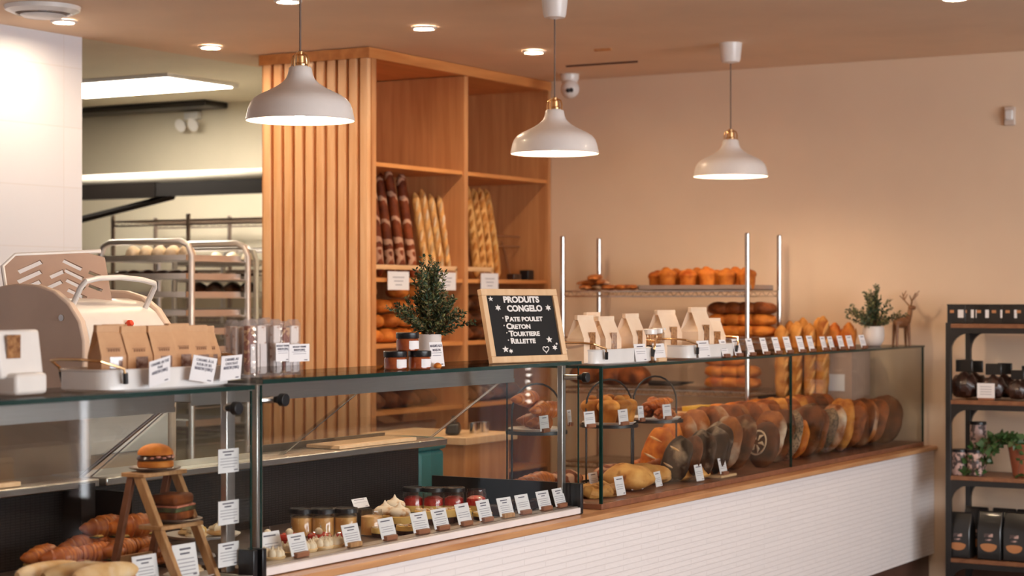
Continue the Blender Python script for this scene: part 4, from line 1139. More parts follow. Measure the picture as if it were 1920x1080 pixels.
m=MB(); m.prism([(y,z-.02) for y,z in side],.42,.455,'x'); obj('side_cheek',m,'beige_machine',t,bevel=.008)
m=MB(); m.b2((.0,.03,.10),(.42,.52,1.0)); obj('cabinet',m,'beige_machine',t,bevel=.008)
for x in (.04,.38):
    for y in (.08,.48):
        m=MB(); m.tube([(x,y,0),(x,y,.10)],.03,12); obj('foot',m,'black_plastic',t)
m=MB(); m.tube([(.004,.10,1.50),(.004,.05,1.585),(.02,.04,1.607),(.08,.035,1.618),(.18,.03,1.622),(.30,.03,1.614),(.37,.035,1.602),(.385,.045,1.59),(.388,.10,1.50)],.010,10); obj('handle',m,'white_machine',t)
m=MB(); m.lathe([(.001,0),(.012,0),(.015,.012),(.010,.022),(.001,.024)],14,0,Matrix.Translation((.22,.028,1.452))@Matrix.Rotation(R(65),4,'X')); obj('stop_button',m,'red_plastic',t)
for y,z in ((.42,1.55),(.10,1.48)):
    m=MB(); m.tube([(-.040,y,z),(-.034,y,z)],.012,10); obj('bolt',m,'chrome',t)
# slotted cover: a bent plate with real slots (2D curve with holes, extruded)
def slotted():
    c=bpy.data.curves.new('slotted_cover','CURVE'); c.dimensions='2D'; c.fill_mode='BOTH'; c.extrude=.004
    def poly(pts):
        s_=c.splines.new('POLY'); s_.points.add(len(pts)-1); s_.use_cyclic_u=True
        for p_,q_ in zip(s_.points,pts): p_.co=(q_[0],q_[1],0,1)
    poly([(0,0),(.50,0),(.50,.26),(.40,.30),(.08,.30),(0,.24)])
    def slot(x,y,a,l,w=.010):
        ca,sa=cos(R(a)),sin(R(a)); poly([(x-ca*l/2+sa*w,y-sa*l/2-ca*w),(x+ca*l/2+sa*w,y+sa*l/2-ca*w),(x+ca*l/2-sa*w,y+sa*l/2+ca*w),(x-ca*l/2-sa*w,y-sa*l/2+ca*w)])
    for k in range(4): slot(.10+.010*k,.05+.058*k,25,.13,.013)
    for k in range(4): slot(.215+.02*k,.05+.062*k,25,.08,.012) if k<3 else None
    for k in range(4): slot(.335,.05+.058*k,-35,.10,.012)
    slot(.43,.08,-30,.07); slot(.44,.16,-30,.07)
    c.materials.append(MATS['lid_machine'])
    o=bpy.data.objects.new('slotted_cover',c); COL.objects.link(o)
    me=bpy.data.meshes.new_from_object(o); o2=bpy.data.objects.new('slotted_cover',me); bpy.data.objects.remove(o); o2.name='slotted_cover'; COL.objects.link(o2); return o2
o=slotted(); o.parent=t; o.location=(-.02,.37,1.518)
# plate spans from the cheek up and back
M3=Matrix(((.62,.0,.0),( .0,0,0),(0,0,0)))
xa=Vector((.80,-.55,.05)).normalized(); ya=Vector((.10,.45,.85)); ya=(ya-xa*ya.dot(xa)).normalized(); za=xa.cross(ya)
o.rotation_euler=Matrix((xa,ya,za)).transposed().to_euler(); o.scale=(.74,.68,1)
m=MB(); a=Vector((-.02,.37,1.518)); b_=a+ya*.205; c_=b_+xa*.36
m.tube([a,a+ya*.16,b_+xa*.05,c_],.008,8); obj('cover_frame',m,'white_machine',t)
# ------------------------------------------------------------------ things on the glass tops
def bag(w=.115,d=.075,h=.175,mat='kraft',win=('choc_window',.045,.045,.012,.022),name='paper_bag',label='',marks=True):
    def mk():
        t=thing(name,label,'bag')
        m=MB(); W=w/2; D=d/2; hm=h*.50; ht=h*.965
        v=[(-W,-D,0),(W,-D,0),(W,D,0),(-W,D,0),(-W,-D,hm),(W,-D,hm),(W,D,hm),(-W,D,hm),
           (-W*.97,-.004,ht),(W*.97,-.004,ht),(W*.97,.004,ht),(-W*.97,.004,ht),
           (-W*.62,0,h*.80),(W*.62,0,h*.80),(-W*.94,0,hm),(W*.94,0,hm)]
        f=[(3,2,1,0),(0,1,5,4),(2,3,7,6),(4,5,9,8),(6,7,11,10),(8,9,10,11),
           (0,4,14),(0,14,3),(3,14,7),(4,12,14),(7,14,12),(4,8,12),(8,11,12),(11,7,12),
           (1,15,5),(1,2,15),(2,6,15),(5,15,13),(6,13,15),(5,13,9),(9,13,10),(10,13,6)]
        m.add(v,f); obj('paper_body',m,mat,t,smooth=18)
        m=MB(); m.b2((-W,-.010,ht-.016),(W,.006,ht+.004)); obj('folded_top',m,mat,t,bevel=.002)
        if win:
            mt,ww,wh,z0,_=win
            m=MB(); m.b2((-ww/2+.004,-D-.0012,z0),(ww/2+.004,-D+.0005,z0+wh)); obj('window',m,mt,t,bevel=.0005)
        if marks:
            m=MB(); 
            for k in range(5): m.box((-.018+.009*k,-D*.86,h*.585),(.006,.0006,.009),0)
            m.box((0,-D*.80,h*.625),(.05,.0006,.0015),0)
            obj('print',m,'kraft_ink',t,smooth=0)
        return t
    return mk
def enamel_tray(L_,W,label):
    def mk():
        t=thing('enamel_tray',label,'tray')
        m=MB(); n=48; 
        def ring(k,z): 
            out=[]
            for i in range(n):
                a=2*pi*i/n; c,s_=cos(a),sin(a); e=.38
                out.append((L_/2*k*math.copysign(abs(c)**e,c),W/2*k*math.copysign(abs(s_)**e,s_),z))
            return out
        lv=[(.94,0),(1.0,.006),(1.0,.052),(1.02,.058),(1.0,.060),(.975,.055),(.97,.008),(.5,.005)]
        vs=[p for k,z in lv for p in ring(k,z)]; fs=[]
        for j in range(len(lv)-1):
            for i in range(n): k=(i+1)%n; fs.append((j*n+i,j*n+k,(j+1)*n+k,(j+1)*n+i))
        fs.append(tuple(range(n))[::-1]); fs.append(tuple((len(lv)-1)*n+i for i in range(n)))
        m.add(vs,fs); obj('tray_body',m,'white_enamel',t)
        for s_ in (-1,1):
            m=MB(); x=s_*L_/2
            m.tube([(x*.80,-W/2-.006,.035),(x*.84,-W/2-.010,.062),(x*1.06,-W*.42,.082),(x*1.12,-W*.2,.086),(x*1.12,W*.2,.086),(x*1.06,W*.42,.082),(x*.84,W/2+.010,.062),(x*.80,W/2+.006,.035)],.0042,8)
            obj('handle',m,'brass',t)
            for sy in (-1,1):
                m=MB(); m.tube([(x*.795,sy*(W/2+.006),.022),(x*.815,sy*(W/2+.009),.050)],.007,8); obj('hinge',m,'black_metal',t)
        return t
    return mk
# left tray with kraft bags
TL=place('traybig',enamel_tray(.53,.21,''),(4.115,3.605,ZL+.0005),0,'long white enamel tray with brass handles on the left glass top')
G='brown paper bags in the left enamel tray'
spec=[(3.925,3.575,0,'leftmost, turned aside'),(4.005,3.565,0,'wide one, second from the left'),(4.105,3.56,1,'third from the left'),(4.185,3.56,0,'fourth from the left'),(4.262,3.56,1,'fifth from the left'),(4.330,3.585,1,'sixth from the left'),
      (4.03,3.65,1,'back row left'),(4.14,3.65,0,'back row middle'),(4.25,3.65,1,'back row right')]
for i,(x,y,k,l) in enumerate(spec):
    place('kbag',bag(.095,.065,.167,'kraft',('choc_window',.045,.05,.032,.022)),(x,y,ZL+.009),R(-14 if i==0 else rnd(-6,6)),'brown paper bag of chocolates with a small window, '+l,G,(1.15 if i==1 else .90,1,rnd(.97,1.03)))
for i,(px,py,rz,l,hd) in enumerate(((300,693,6,'left one of three leaning on the left tray',['CARAMEL AU THÉ','THAÏ','MAISON (100G)']),(377,695,-2,'middle one of three leaning on the left tray',['CARAMEL À LA','FLEUR DE SEL','MAISON (100G)']),(432,688,3,'right one of three leaning on the left tray',['CARAMEL AU','CHOCOLAT','MAISON (100G)']))):
    q=P(px,Y=YC+.012)
    o=card('white caramel price card, '+l,(q.x,YC+.014,ZL+.012),.098,.070,-7,R(rz),None,'caramel price cards on the left tray',rows=1,head=hd)
    o.rotation_euler=(0,R((-9,8,-2)[i]),R(rz))
# terminal at the far left
t=thing('payment_display','white tilted payment display standing at the left edge of the glass','display',(3.635,3.64,ZL+.0005),R(4))
m=MB(); m.box((0,0,.03),(.12,.14,.055)); obj('base',m,'white_machine',t,bevel=.010)
m=MB(); T=Matrix.Translation((0,-.02,.105))@Matrix.Rotation(R(-8),4,'X'); m.box((0,0,0),(.165,.022,.125),0,T); obj('screen_housing',m,'white_machine',t,bevel=.008)
m=MB(); m.tube([(0,.01,.05),(0,0,.08)],.02,12); obj('neck',m,'lid_machine',t)
m=MB(); m.box((-.03,-.034,.125),(.05,.004,.06)); obj('picture_sticker',m,'nut_window',t)
# nougat bars in an acrylic holder
q=P(497,Y=3.56)
NX,NY=4.565,3.565
t=thing('nougat_holder','clear acrylic tray holding the wrapped nougat bars','holder',(NX,NY,ZM+.0005))
m=MB(); w_,d_=.255,.13
for lo,hi in (((-w_/2,-d_/2,0),(w_/2,d_/2,.004)),((-w_/2,-d_/2,0),(w_/2,-d_/2+.003,.035)),((-w_/2,d_/2-.003,0),(w_/2,d_/2,.05)),((-w_/2,-d_/2,0),(-w_/2+.003,d_/2,.04)),((w_/2-.003,-d_/2,0),(w_/2,d_/2,.04)),((-.0015,-d_/2,0),(.0015,d_/2,.035))): m.b2(lo,hi)
obj('tray_body',m,'acrylic',t)
G='wrapped nougat bars at the left end of the middle glass top'
def nougat(mat):
    def mk():
        t=thing('nougat_bar','','nougat bar')
        m=MB(); m.box((0,0,.080),(.038,.016,.145)); obj('nougat',m,mat,t,bevel=.003)
        m=MB(); m.b2((-.0215,-.0115,0),(.0215,.0115,.158)); m.add([(-.0215,-.0115,.158),(.0215,-.0115,.158),(.0215,.0115,.158),(-.0215,.0115,.158),(-.022,0,.172),(.022,0,.172)],[(0,1,5,4),(2,3,4,5),(1,2,5),(3,0,4)]); obj('clear_wrapper',m,'sleeve',t)
        m=MB(); m.b2((-.010,-.0112,.012),(.0165,-.0105,.098)); obj('paper_label',m,'white_rail',t)
        return t
    return mk
for i,(dx,dy,k) in enumerate(((-.10,-.04,1),(-.05,-.04,0),(-.10,0,0),(-.05,.0,1),(.022,-.04,0),(.068,-.04,1),(.108,-.04,0),(.03,0,0),(.08,0,0),(-.08,.04,0),(-.02,.04,0),(.06,.04,1))):
    place('ng%d'%k,nougat('nougat_choc' if k else 'nougat'),(NX+dx,NY+dy,ZM+.0055),R(rnd(-8,8)),'%s nougat bar in a clear wrapper, %s in the acrylic tray'%('dark' if k else 'white',['front far left','front second from left','middle far left','middle second from left','front third from right','front second from right','front far right','middle third from right','middle far right','rear left','rear centre','rear right'][i]),G,(1,1,rnd(.93,1.0)))
card('white nougat price card in front of the wrapped bars, left and taller',(4.572,3.486,ZM+.043),.065,.054,0,0,None,'nougat price cards',rows=2,head=['NOUGAT TENDRE','MAISON (50G)'])
card('white nougat price card in front of the wrapped bars, right and wider',(4.650,3.484,ZM+.040),.10,.052,0,0,None,'nougat price cards',rows=2,head=['NOUGAT TENDRE','MAISON (100G)'])
m=MB(); m.b2((4.54,3.4875,ZM+.001),(4.544,3.493,ZM+.05)); m.b2((4.65,3.4875,ZM+.001),(4.654,3.493,ZM+.05)); 
o=top('card_clips','clear clips carrying the nougat price cards','clip',m,'acrylic')
# jam jars
def jam():
    t=thing('jam_jar','','jam jar')
    m=MB(); m.lathe([(.034,0),(.037,.003),(.037,.034),(.033,.040),(.033,.042)],28); obj('jar_glass',m,'jam',t)
    m=MB(); m.lathe([(.0375,.040),(.0385,.042),(.0385,.058),(.0365,.060),(.001,.060)],32,close=False); obj('lid',m,'black_plastic',t)
    m=MB(); 
    pts=[(.0376*cos(R(a)),.0376*sin(R(a))) for a in range(-138,-56,6)]; pin=[(x*.985,y*.985) for x,y in pts][::-1]
    m.prism(pts+pin,.006,.033,'z'); obj('label',m,'paper',t)
    return t
G='small jam jars with black lids on the middle glass top'
JX=[P(741,Y=3.585),P(783,Y=3.575)]
place('jam',jam,(JX[0].x,3.585,ZM+.0005),0,'small orange jam jar with black lid, left one of the bottom pair',G)
place('jam',None,(JX[0].x+.086,3.545,ZM+.0005),0,'small orange jam jar with black lid, right one of the bottom pair',G)
place('jam',None,(JX[0].x+.043,3.565,ZM+.0610),0,'small orange jam jar with black lid, stacked on top of the two others',G)
# potted conifer
def bushy(seed,n,height,spread,mats,leaf=.008,lean=0,dens=46,up=.9):
    rr=random.Random(seed); leaves=MB(); stems=MB()
    for i in range(n):
        az=rr.uniform(0,2*pi); el=rr.uniform(.12,1)**.7
        L_=height*rr.uniform(.55,1.0)*(1 if el>.7 else .85)
        pts=[]; 
        ox,oy=rr.uniform(-.012,.012),rr.uniform(-.012,.012)
        for k in range(8):
            u=k/7; out=spread*(1-el)*1.35*u**1.15; z=L_*(el*.75+.25)*u - .02*u*u*(1-el)
            pts.append(Vector((ox+out*cos(az)+.006*sin(u*9+i),oy+out*sin(az)+.006*cos(u*8+i),z)))
        stems.tube(pts,[.0022*(1-.7*k/7) for k in range(8)],5)
        for k in range(dens):
            u=.18+.82*k/dens; a=u*7; j=int(min(a,6.99)); p=pts[j].lerp(pts[j+1],a-j)
            d=(pts[j+1]-pts[j]).normalized(); side=Vector((rr.gauss(0,1),rr.gauss(0,1),rr.gauss(0,1))); side=(side-d*side.dot(d)).normalized()
            l=leaf*rr.uniform(1.2,2.6)*(1.1-.4*u); dirn=(d*.75+side).normalized(); w_=dirn.cross(Vector((rr.gauss(0,1),rr.gauss(0,1),rr.gauss(0,1)))).normalized()*leaf*.36
            nn=dirn.cross(w_).normalized()*leaf*.12
            q=p; e=p+dirn*l; mid=p+dirn*l*.5
            leaves.add([q,mid+w_,e,mid-w_,mid+nn],[(0,1,4),(1,2,4),(2,3,4),(3,0,4),(0,3,2,1)],rr.choices(range(len(mats)),[6,4,1][:len(mats)])[0])
    return leaves,stems
def potted(label,loc,pot,seed,n,h,sp,mats,leaf,potmat,dens=46):
    t=thing('potted_plant',label,'potted plant',loc)
    ztop=pot[-1][1] if False else max(z for r_,z in pot)
    m=MB(); rt=max(r_ for r_,z in pot if z>ztop-.005)
    m.lathe(pot+[(rt-.006,ztop),(rt-.008,ztop-.02),(.001,ztop-.02)],32,close=False); m.lathe([(.001,0),(pot[0][0],0)],32,close=False); p=obj('pot',m,potmat,t)
    m=MB(); m.lathe([(.001,ztop-.012),(rt-.009,ztop-.014),(rt-.009,ztop-.019),(.001,ztop-.019)],24,close=False); obj('soil',m,'soil',t)
    lv,st=bushy(seed,n,h,sp,mats,leaf,dens=dens)
    a=obj('foliage',lv,mats,t,smooth=0); a.location=(0,0,ztop-.012); a['kind']='stuff'
    b=obj('stems',st,'bark',t); b.location=(0,0,ztop-.012)
    return t,p
q=P(806,Y=3.64)
t,pt=potted('bushy dark green potted conifer in a white pot beside the jam jars',(q.x,q.y,ZM+.0005),[(.034,0),(.036,.004),(.040,.105),(.042,.110)],5,90,.31,.150,['leaf_dark','leaf_olive','leaf_yellow'],.0105,'pot_white',70)
m=MB()
for k in range(7): m.tube([(.0385*cos(R(a)),.0385*sin(R(a)),.085) for a in (-118+13*k,-112+13*k)],.0009,5)
obj('dotted_band',m,'faint_ink',t)
q=P(822,Y=YC+.05)
card('white honey price card standing before the conifer pot',(q.x,YC+.05,ZM+.0005),.075,.082,8,R(-2),None,None,rows=2,head=['MARMELADE','MAISON'])
o=bun(.014,.02,'crust_orange','wooden_bead')(); o.location=(q.x-.035,YC+.03,ZM+.0005); tag(o,'small brown ball at the foot of the marmalade card','ornament')
# letter board
BX=5.862; BW=.395; BH=.272; ANG=R(-14); LEAN=R(-13)
t=thing('letter_board','black felt letter board in a pale wood frame reading PRODUITS CONGELO','letter board',(5.925,3.590,ZM+.001),ANG)
TB=Matrix.Rotation(LEAN,4,'X'); fw=.024
def tb(lo,hi,name,mat,bev=.002,parent=t):
    m=MB(); m.b2(lo,hi,0,TB); return obj(name,m,mat,parent,bevel=bev)
tb((0,-.008,0),(BW,.012,fw),'frame_rail','pale_frame'); tb((0,-.008,BH-fw),(BW,.012,BH),'frame_rail','pale_frame')
tb((0,-.008,fw),(fw,.012,BH-fw),'frame_stile','pale_frame'); tb((BW-fw,-.008,fw),(BW,.012,BH-fw),'frame_stile','pale_frame')
felt=tb((fw,.0,fw),(BW-fw,.010,BH-fw),'felt','felt_black',0)
m=MB(); m.tube([(BW/2,.02+.05,.20),(BW/2,.17,.002)],.006,6); obj('back_strut',m,'pale_frame',t)
def lt(s_,x,z,size,sx=1.55):
    q=TB@Vector((x,-.0022,z))
    return text('lettering',s_,size,felt,q,(R(90)+LEAN,0,0),'letter_white',.045,'LEFT',sx,.0012)
def smallcaps(s_,x,z,size,sx=1.5):
    lt(s_[0],x,z,size,sx); lt(s_[1:],x+size*sx*{'P':.60,'C':.66,'T':.52,'R':.64}[s_[0]],z-size*.06,size*.80,sx)
lt('PRODUITS',.110,.232,.031,1.28); lt('CONGELO',.122,.199,.031,1.22)
for s_,z,x in (('PATE POULET',.161,.104),('CRETON',.133,.104),('TOURTIERE',.106,.112),('RILLETTE',.079,.114)):
    smallcaps(s_,x,z,.028,1.35)
    q=MB(); q.ball((0,0,0),.0030,8,6,0,TB@Matrix.Translation((x-.012,-.003,z+.004))); obj('dot',q,'letter_white',felt)
def star(x,z,r,n=5,inner=.45,rot=90,name='star'):
    pts=[((r if k%2==0 else r*inner)*1.3*cos(R(rot+180*k/n)),(r if k%2==0 else r*inner)*sin(R(rot+180*k/n))) for k in range(2*n)]
    m=MB(); m.prism([(x+a,z+b) for a,b in pts],-.0025,-.0005,'y',0,TB); obj(name,m,'letter_white',felt,smooth=0)
star(.048,.236,.010); star(.078,.203,.012,6,.5,90,'flower'); star(.340,.202,.012,6,.5,90,'flower'); star(.082,.050,.013); star(.108,.043,.009,6,.5,90,'flower')
star(.318,.082,.013); star(.340,.052,.011,6,.5,90,'flower'); star(.353,.066,.005,6,.6,90,'flower')
pts=[]
for k in range(21):
    a=2*pi*k/20; pts.append(TB@Vector((.291+.0145*1.1*(sin(a)**3),-.002,.046+.0115*(13*cos(a)-5*cos(2*a)-2*cos(3*a)-cos(4*a))/14)))
m=MB(); m.tube(pts,.0022,6); obj('heart',m,'letter_white',felt)
# two enamel trays with tall pale bags on the right glass top
place('traysmall',enamel_tray(.50,.20,''),(6.83,3.605,ZR+.0005),0,'white enamel tray with pale paper bags right of the letter board')
place('traysmall',None,(7.65,3.605,ZR+.0005),0,'second white enamel tray farther along the right glass top')
G='pale paper bags with windows in the right enamel trays'
for i,(x,y,sx,sz,l) in enumerate(((6.53,3.56,.75,.98,'leftmost, overlapping the others, left tray'),(6.68,3.55,.9,.95,'second from the left, left tray'),(6.88,3.54,.9,1.0,'right one of the left tray'),(6.73,3.635,1.1,1.03,'rear one of the left tray'),
        (7.36,3.625,1.2,1.06,'large rear one of the right tray'),(7.52,3.55,1.35,1.12,'large front one of the right tray'),(7.72,3.58,.8,.86,'rightmost short one, right tray'))):
    place('pbag',bag(.13,.085,.19,'kraft_pale',('nut_window',.045,.075,.045,.02),'paper_bag','',False),(x*1.013,y+.03,ZR+.009),R((-12,-4,0,6,-3,3,-24)[i]),'pale paper bag with a window, '+l,G,(sx,1,sz))
# salt and pepper like glass jars between the trays
def tubejar():
    t=thing('granola_jar','','jar')
    m=MB(); m.lathe([(.026,0),(.027,.003),(.027,.105),(.024,.11)],24); obj('contents',m,'nut_window',t)
    m=MB(); m.lathe([(.0272,.020),(.0275,.022),(.0275,.062),(.0272,.064)],24,close=False); obj('band',m,'black_plastic',t)
    m=MB(); m.lathe([(.027,.108),(.029,.110),(.029,.128),(.026,.131),(.001,.131)],24,close=False); obj('lid',m,'white_enamel',t)
    return t
for i,px in enumerate((1219,1236)):
    q=P(px,Y=3.59+.06*i); place('granola',tubejar,(q.x,q.y,ZR+.0005),0,'narrow granola jar with black band and white lid, %s of two between the trays'%('front' if i==0 else 'rear'),'granola jars between the enamel trays')
for i,(px,w,h,ho,l) in enumerate(((1206,.10,.070,None,'hanging at the right end of the first tray'),(1241,.105,.068,'pale_frame','on a pale block between the two trays'),(1324,.12,.072,None,'leaning on the second tray'))):
    q=P(px,Y=YC+.03); card('white price card '+l,(q.x,YC+.035,ZR+.0005),w,h,10,0,ho,'larger price cards by the right enamel trays',rows=2)
# plant and deer at the far end
q=P(1640,Y=3.66)
potted('upright dark green potted plant in a round white pot at the far right glass end',(q.x-.02,q.y,ZR+.0005),[(.032,0),(.040,.004),(.056,.03),(.060,.06),(.058,.095),(.056,.105)],11,34,.27,.19,['leaf_dark','leaf_olive'],.013,'pot_white',44)
q=P(1690,Y=3.545)
t=thing('wooden_deer','small wooden reindeer figure with branching antlers beside the far plant','figurine',(q.x,q.y,ZR+.0005),R(-35))
m=MB()
m.ball((0,0,.125),(.055,.028,.030),16,10); m.tube([(.035,0,.13),(.052,0,.165),(.058,0,.195)],[.022,.015,.013],10); m.ball((.070,0,.205),(.026,.014,.014),12,8)
obj('body',m,'deer_wood',t)
for sx in (-.036,.036):
    for sy in (-.014,.014):
        m=MB(); m.tube([(sx,sy,.115),(sx*1.15,sy*1.3,.0)],[.010,.006],8); obj('leg',m,'deer_wood',t)
for s_ in (-1,1):
    m=MB(); m.tube([(.058,s_*.008,.215),(.045,s_*.035,.245),(.050,s_*.060,.285)],[.005,.004,.003],7)
    for (z_,dy) in ((.250,.038),(.268,.048)): m.tube([(.047,s_*dy,z_-.004),(.075,s_*(dy+.012),z_+.028)],[.004,.0025],6)
    m.tube([(.050,s_*.028,.236),(.022,s_*.045,.270)],[.004,.0025],6)
    obj('antler',m,'deer_wood',t)

# ------------------------------------------------------------------ desserts in the middle case
G='glass dessert jars with black lids, front left group'
def djar(fill,capped,name='dessert_jar'):
    def mk():
        t=thing(name,'','dessert jar')
        m=MB(); m.lathe([(.001,0),(.034,0),(.038,.004),(.038,.070),(.034,.076),(.034,.084),(.0325,.084),(.0325,.075),(.0362,.069),(.0362,.006),(.001,.003)],32,close=False); obj('glass_jar',m,'jar_glass',t)
        m=MB(); 
        if fill=='berry':
            m.lathe([(.001,.004),(.0355,.004),(.0355,.026),(.001,.026)],28,1,close=False); m.lathe([(.001,.027),(.0355,.027),(.034,.052),(.02,.060),(.001,.062)],28,0,close=False); obj('filling',m,['berry','yellow_cake'],t)
        else:
            m.lathe([(.001,.004),(.0355,.004),(.0355,.062),(.02,.066),(.001,.066)],28,close=False); obj('filling',m,'custard',t)
        if capped:
            m=MB(); m.lathe([(.036,.076),(.041,.077),(.041,.090),(.039,.0925),(.033,.0925),(.032,.090),(.001,.090)],36,close=False); obj('lid',m,'black_plastic',t)
        return t
    return mk
cjars=[(566,3.85),(606,3.79),(648,3.735)]
for i,(px,Y) in enumerate(cjars):
    q=P(px,Y=Y); place('cj',djar('custard',True),(q.x,q.y,DECK+.0005),rnd(0,3),'caramel dessert jar with black lid, %s of the front left three'%('left','middle','right')[i],G,(1,1,1.0))
q=P(697,Y=3.67); place('cjo',djar('custard',False,'open_dessert_jar'),(q.x,q.y,DECK+.0005),0,'open glass dessert jar without lid beside the three capped caramel jars')
G='berry dessert jars with black lids'
for i,(px,Y) in enumerate(((775,3.93),(813,3.86),(851,3.80))):
    q=P(px,Y=Y); place('bj',djar('berry',True),(q.x,q.y,DECK+.001),rnd(0,3),'red berry dessert jar with black lid, %s of the middle three'%('left','middle','right')[i],G)
q=P(893,Y=3.73); place('bjo',djar('berry',False,'open_dessert_jar'),(q.x,q.y,DECK+.001),0,'open berry dessert jar right of the capped berry jars')
# red tarts with white pearl
def redtart():
    t=thing('red_tart','','tart')
    m=MB(); m.lathe([(.032,0),(.038,.004),(.040,.018),(.036,.018)],28); obj('base',m,'berry',t)
    m=MB(); pts=[(.028*cos(a),.028*sin(a),.028) for a in [2*pi*k/24 for k in range(25)]]; m.tube(pts,.0115,10); obj('glazed_ring',m,'red_glaze',t)
    m=MB(); m.ball((-.020,-.012,.046),.0125,14,10); obj('white_pearl',m,'cream',t)
    m=MB(); m.tube([(.010,.0,.03),(.012,.004,.062)],[.0018,.001],5); obj('chocolate_stick',m,'chocolate',t)
    return t
G='red glazed tarts with a white pearl'
for i,(px,Y) in enumerate(((503,3.78),(544,3.73),(599,3.665),(652,3.60),(526,3.9))):
    q=P(px,Y=Y); 
    if i==4: continue
    place('rtart',redtart,(q.x,q.y,DECK+.0005),0,'red glazed tart with a white pearl, %s from the left'%ORD[i],G)
def creamtart(mat='cream',r=.04,base='crust_pale'):
    def mk():
        t=thing('cream_tart','','tart'); rr=random.Random(3)
        m=MB(); m.lathe([(r*.8,0),(r,.016),(r*.95,.018)],24); obj('crust_base',m,base,t)
        m=MB()
        for k in range(9):
            a=2*pi*k/8; R_=r*.6 if k<8 else 0
            m.ball((R_*cos(a),R_*sin(a),.022+.004*rr.random()),(r*.33,r*.33,.016),10,7); m.tube([(R_*cos(a),R_*sin(a),.032),(R_*cos(a),R_*sin(a),.046)],[r*.16,.0008],8)
        obj('piped_cream',m,mat,t); return t
    return mk
G='cream-topped tarts at the left front of the middle case'
for i,(px,Y) in enumerate(((511,3.54),(541,3.57),(572,3.565),(602,3.56),(624,3.555))):
    q=P(px,Y=Y+.012); place('ctart',creamtart(),(q.x,q.y,DECK+.0005),rnd(0,3),'cream-piped tart, %s from the left behind the first cards'%ORD[i],G)
def meringue():
    t=thing('meringue_cake','','cake')
    m=MB(); m.lathe([(.034,0),(.036,.004),(.036,.010)],24); obj('dark_base',m,'chocolate',t)
    m=MB(); m.lathe([(.035,.010),(.036,.012),(.036,.030),(.034,.032)],24); obj('lemon_layer',m,'yellow_cake',t)
    m=MB(); m.ball((0,0,.042),(.035,.035,.018),18,10,0,None,lambda x,y,z:1+.06*sin(7*x)*cos(7*y)); m.lathe([(.022,.050),(.014,.060),(.006,.066),(.001,.076)],14,close=False); obj('meringue_top',m,'toasted_meringue',t)
    return t
G='lemon cakes with toasted meringue'
for i,(px,Y) in enumerate(((722,3.80),(749,3.73),(740,3.88))):
    q=P(px,Y=Y); place('mcake',meringue,(q.x,q.y,DECK+(.012 if i!=0 else .018)*0+.0005),0,'lemon cake with toasted meringue, %s'%('left one with the tall peak','right front one','rear one')[i],G,1.12)
def nutcake():
    t=thing('nut_cake','','cake')
    m=MB(); m.lathe([(.033,0),(.034,.003),(.034,.020)],22); obj('chocolate_layer',m,'chocolate',t)
    m=MB(); m.lathe([(.033,.020),(.035,.022),(.035,.046),(.033,.048)],22); obj('sponge_layer',m,'yellow_cake',t)
    rr=random.Random(8); m=MB()
    for k in range(14): m.ball((rr.uniform(-.024,.024),rr.uniform(-.024,.024),.050),(.007,.007,.006),7,5)
    obj('crumble',m,'toasted_meringue',t); return t
G='small layered nut cakes'
for i,(px,Y) in enumerate(((796,3.69),(836,3.66),(866,3.63),(716,3.62),(762,3.59),(905,3.60))):
    q=P(px,Y=Y); place('ncake',nutcake,(q.x,q.y,DECK+.0005),0,'small layered cake with crumble top, %s'%('behind the eighth card from the right','behind the seventh card from the right','behind the sixth card from the right','left of the toasted meringues','right of the toasted meringues','behind the open berry jar card')[i],G,(1,1,(1,.95,.8,.6,.6,.5)[i]))
def brownslice():
    m=MB(); m.box((0,0,.014),(.07,.05,.028)); m.box((0,0,.031),(.066,.046,.006)); o=obj('brownie',m,'chocolate',bevel=.002); o['category']='brownie'; return o
G='brown slices at the right of the middle case'
for i,(px,Y) in enumerate(((936,3.62),(962,3.68),(985,3.62),(1012,3.62),(1032,3.68))):
    q=P(px,Y=Y); place('brown',brownslice,(q.x,q.y,DECK+.0005),rnd(-.2,.2),'brown chocolate slice, %s from the left behind the right cards'%ORD[i],G)
card('small white card lying behind the open dessert jar',(P(680,Y=3.86).x,3.86,DECK+.055),.09,.034,24,0,None,None,rows=1)
m=MB(); m.box((0,0,.027),(.10,.10,.054)); o=top('display_block','dark plinth under the small card behind the dessert jars','plinth',m,'black_body'); o.location=(P(680,Y=3.86).x,3.905,DECK+.0005)

# ------------------------------------------------------------------ sandwiches in the left case
t=thing('sandwich_board','wooden board under the baguette sandwiches at the bottom left','board',(3.78,3.77,DL+.0005))
m=MB(); m.lathe([(.26,0),(.265,.002),(.265,.006),(.26,.008)],40,0,Matrix.Diagonal((1.55,.75,1,1))); obj('board',m,'dark_wood_board',t)
def sub(): 
    t=thing('baguette_sandwich','','sandwich')
    m=MB(); m.tube([(-.13+.26*k/14,0,.020) for k in range(15)],[.012+.022*math.sqrt(max(0,sin(pi*k/14))) for k in range(15)],14,flat=.6); obj('bottom_bread',m,'crust_pale',t)
    m=MB(); m.tube([(-.12+.24*k/12,.004*sin(k*2),.034) for k in range(13)],[.010+.022*math.sqrt(max(0,sin(pi*k/12))) for k in range(13)],10,flat=.3); obj('filling',m,'ham',t)
    m=MB(); m.tube([(-.13+.26*k/14,0,.052) for k in range(15)],[.012+.024*math.sqrt(max(0,sin(pi*k/14))) for k in range(15)],16,flat=.85); obj('top_bread',m,'crust_pale',t)
    return t
G='pale baguette sandwiches at the bottom left'
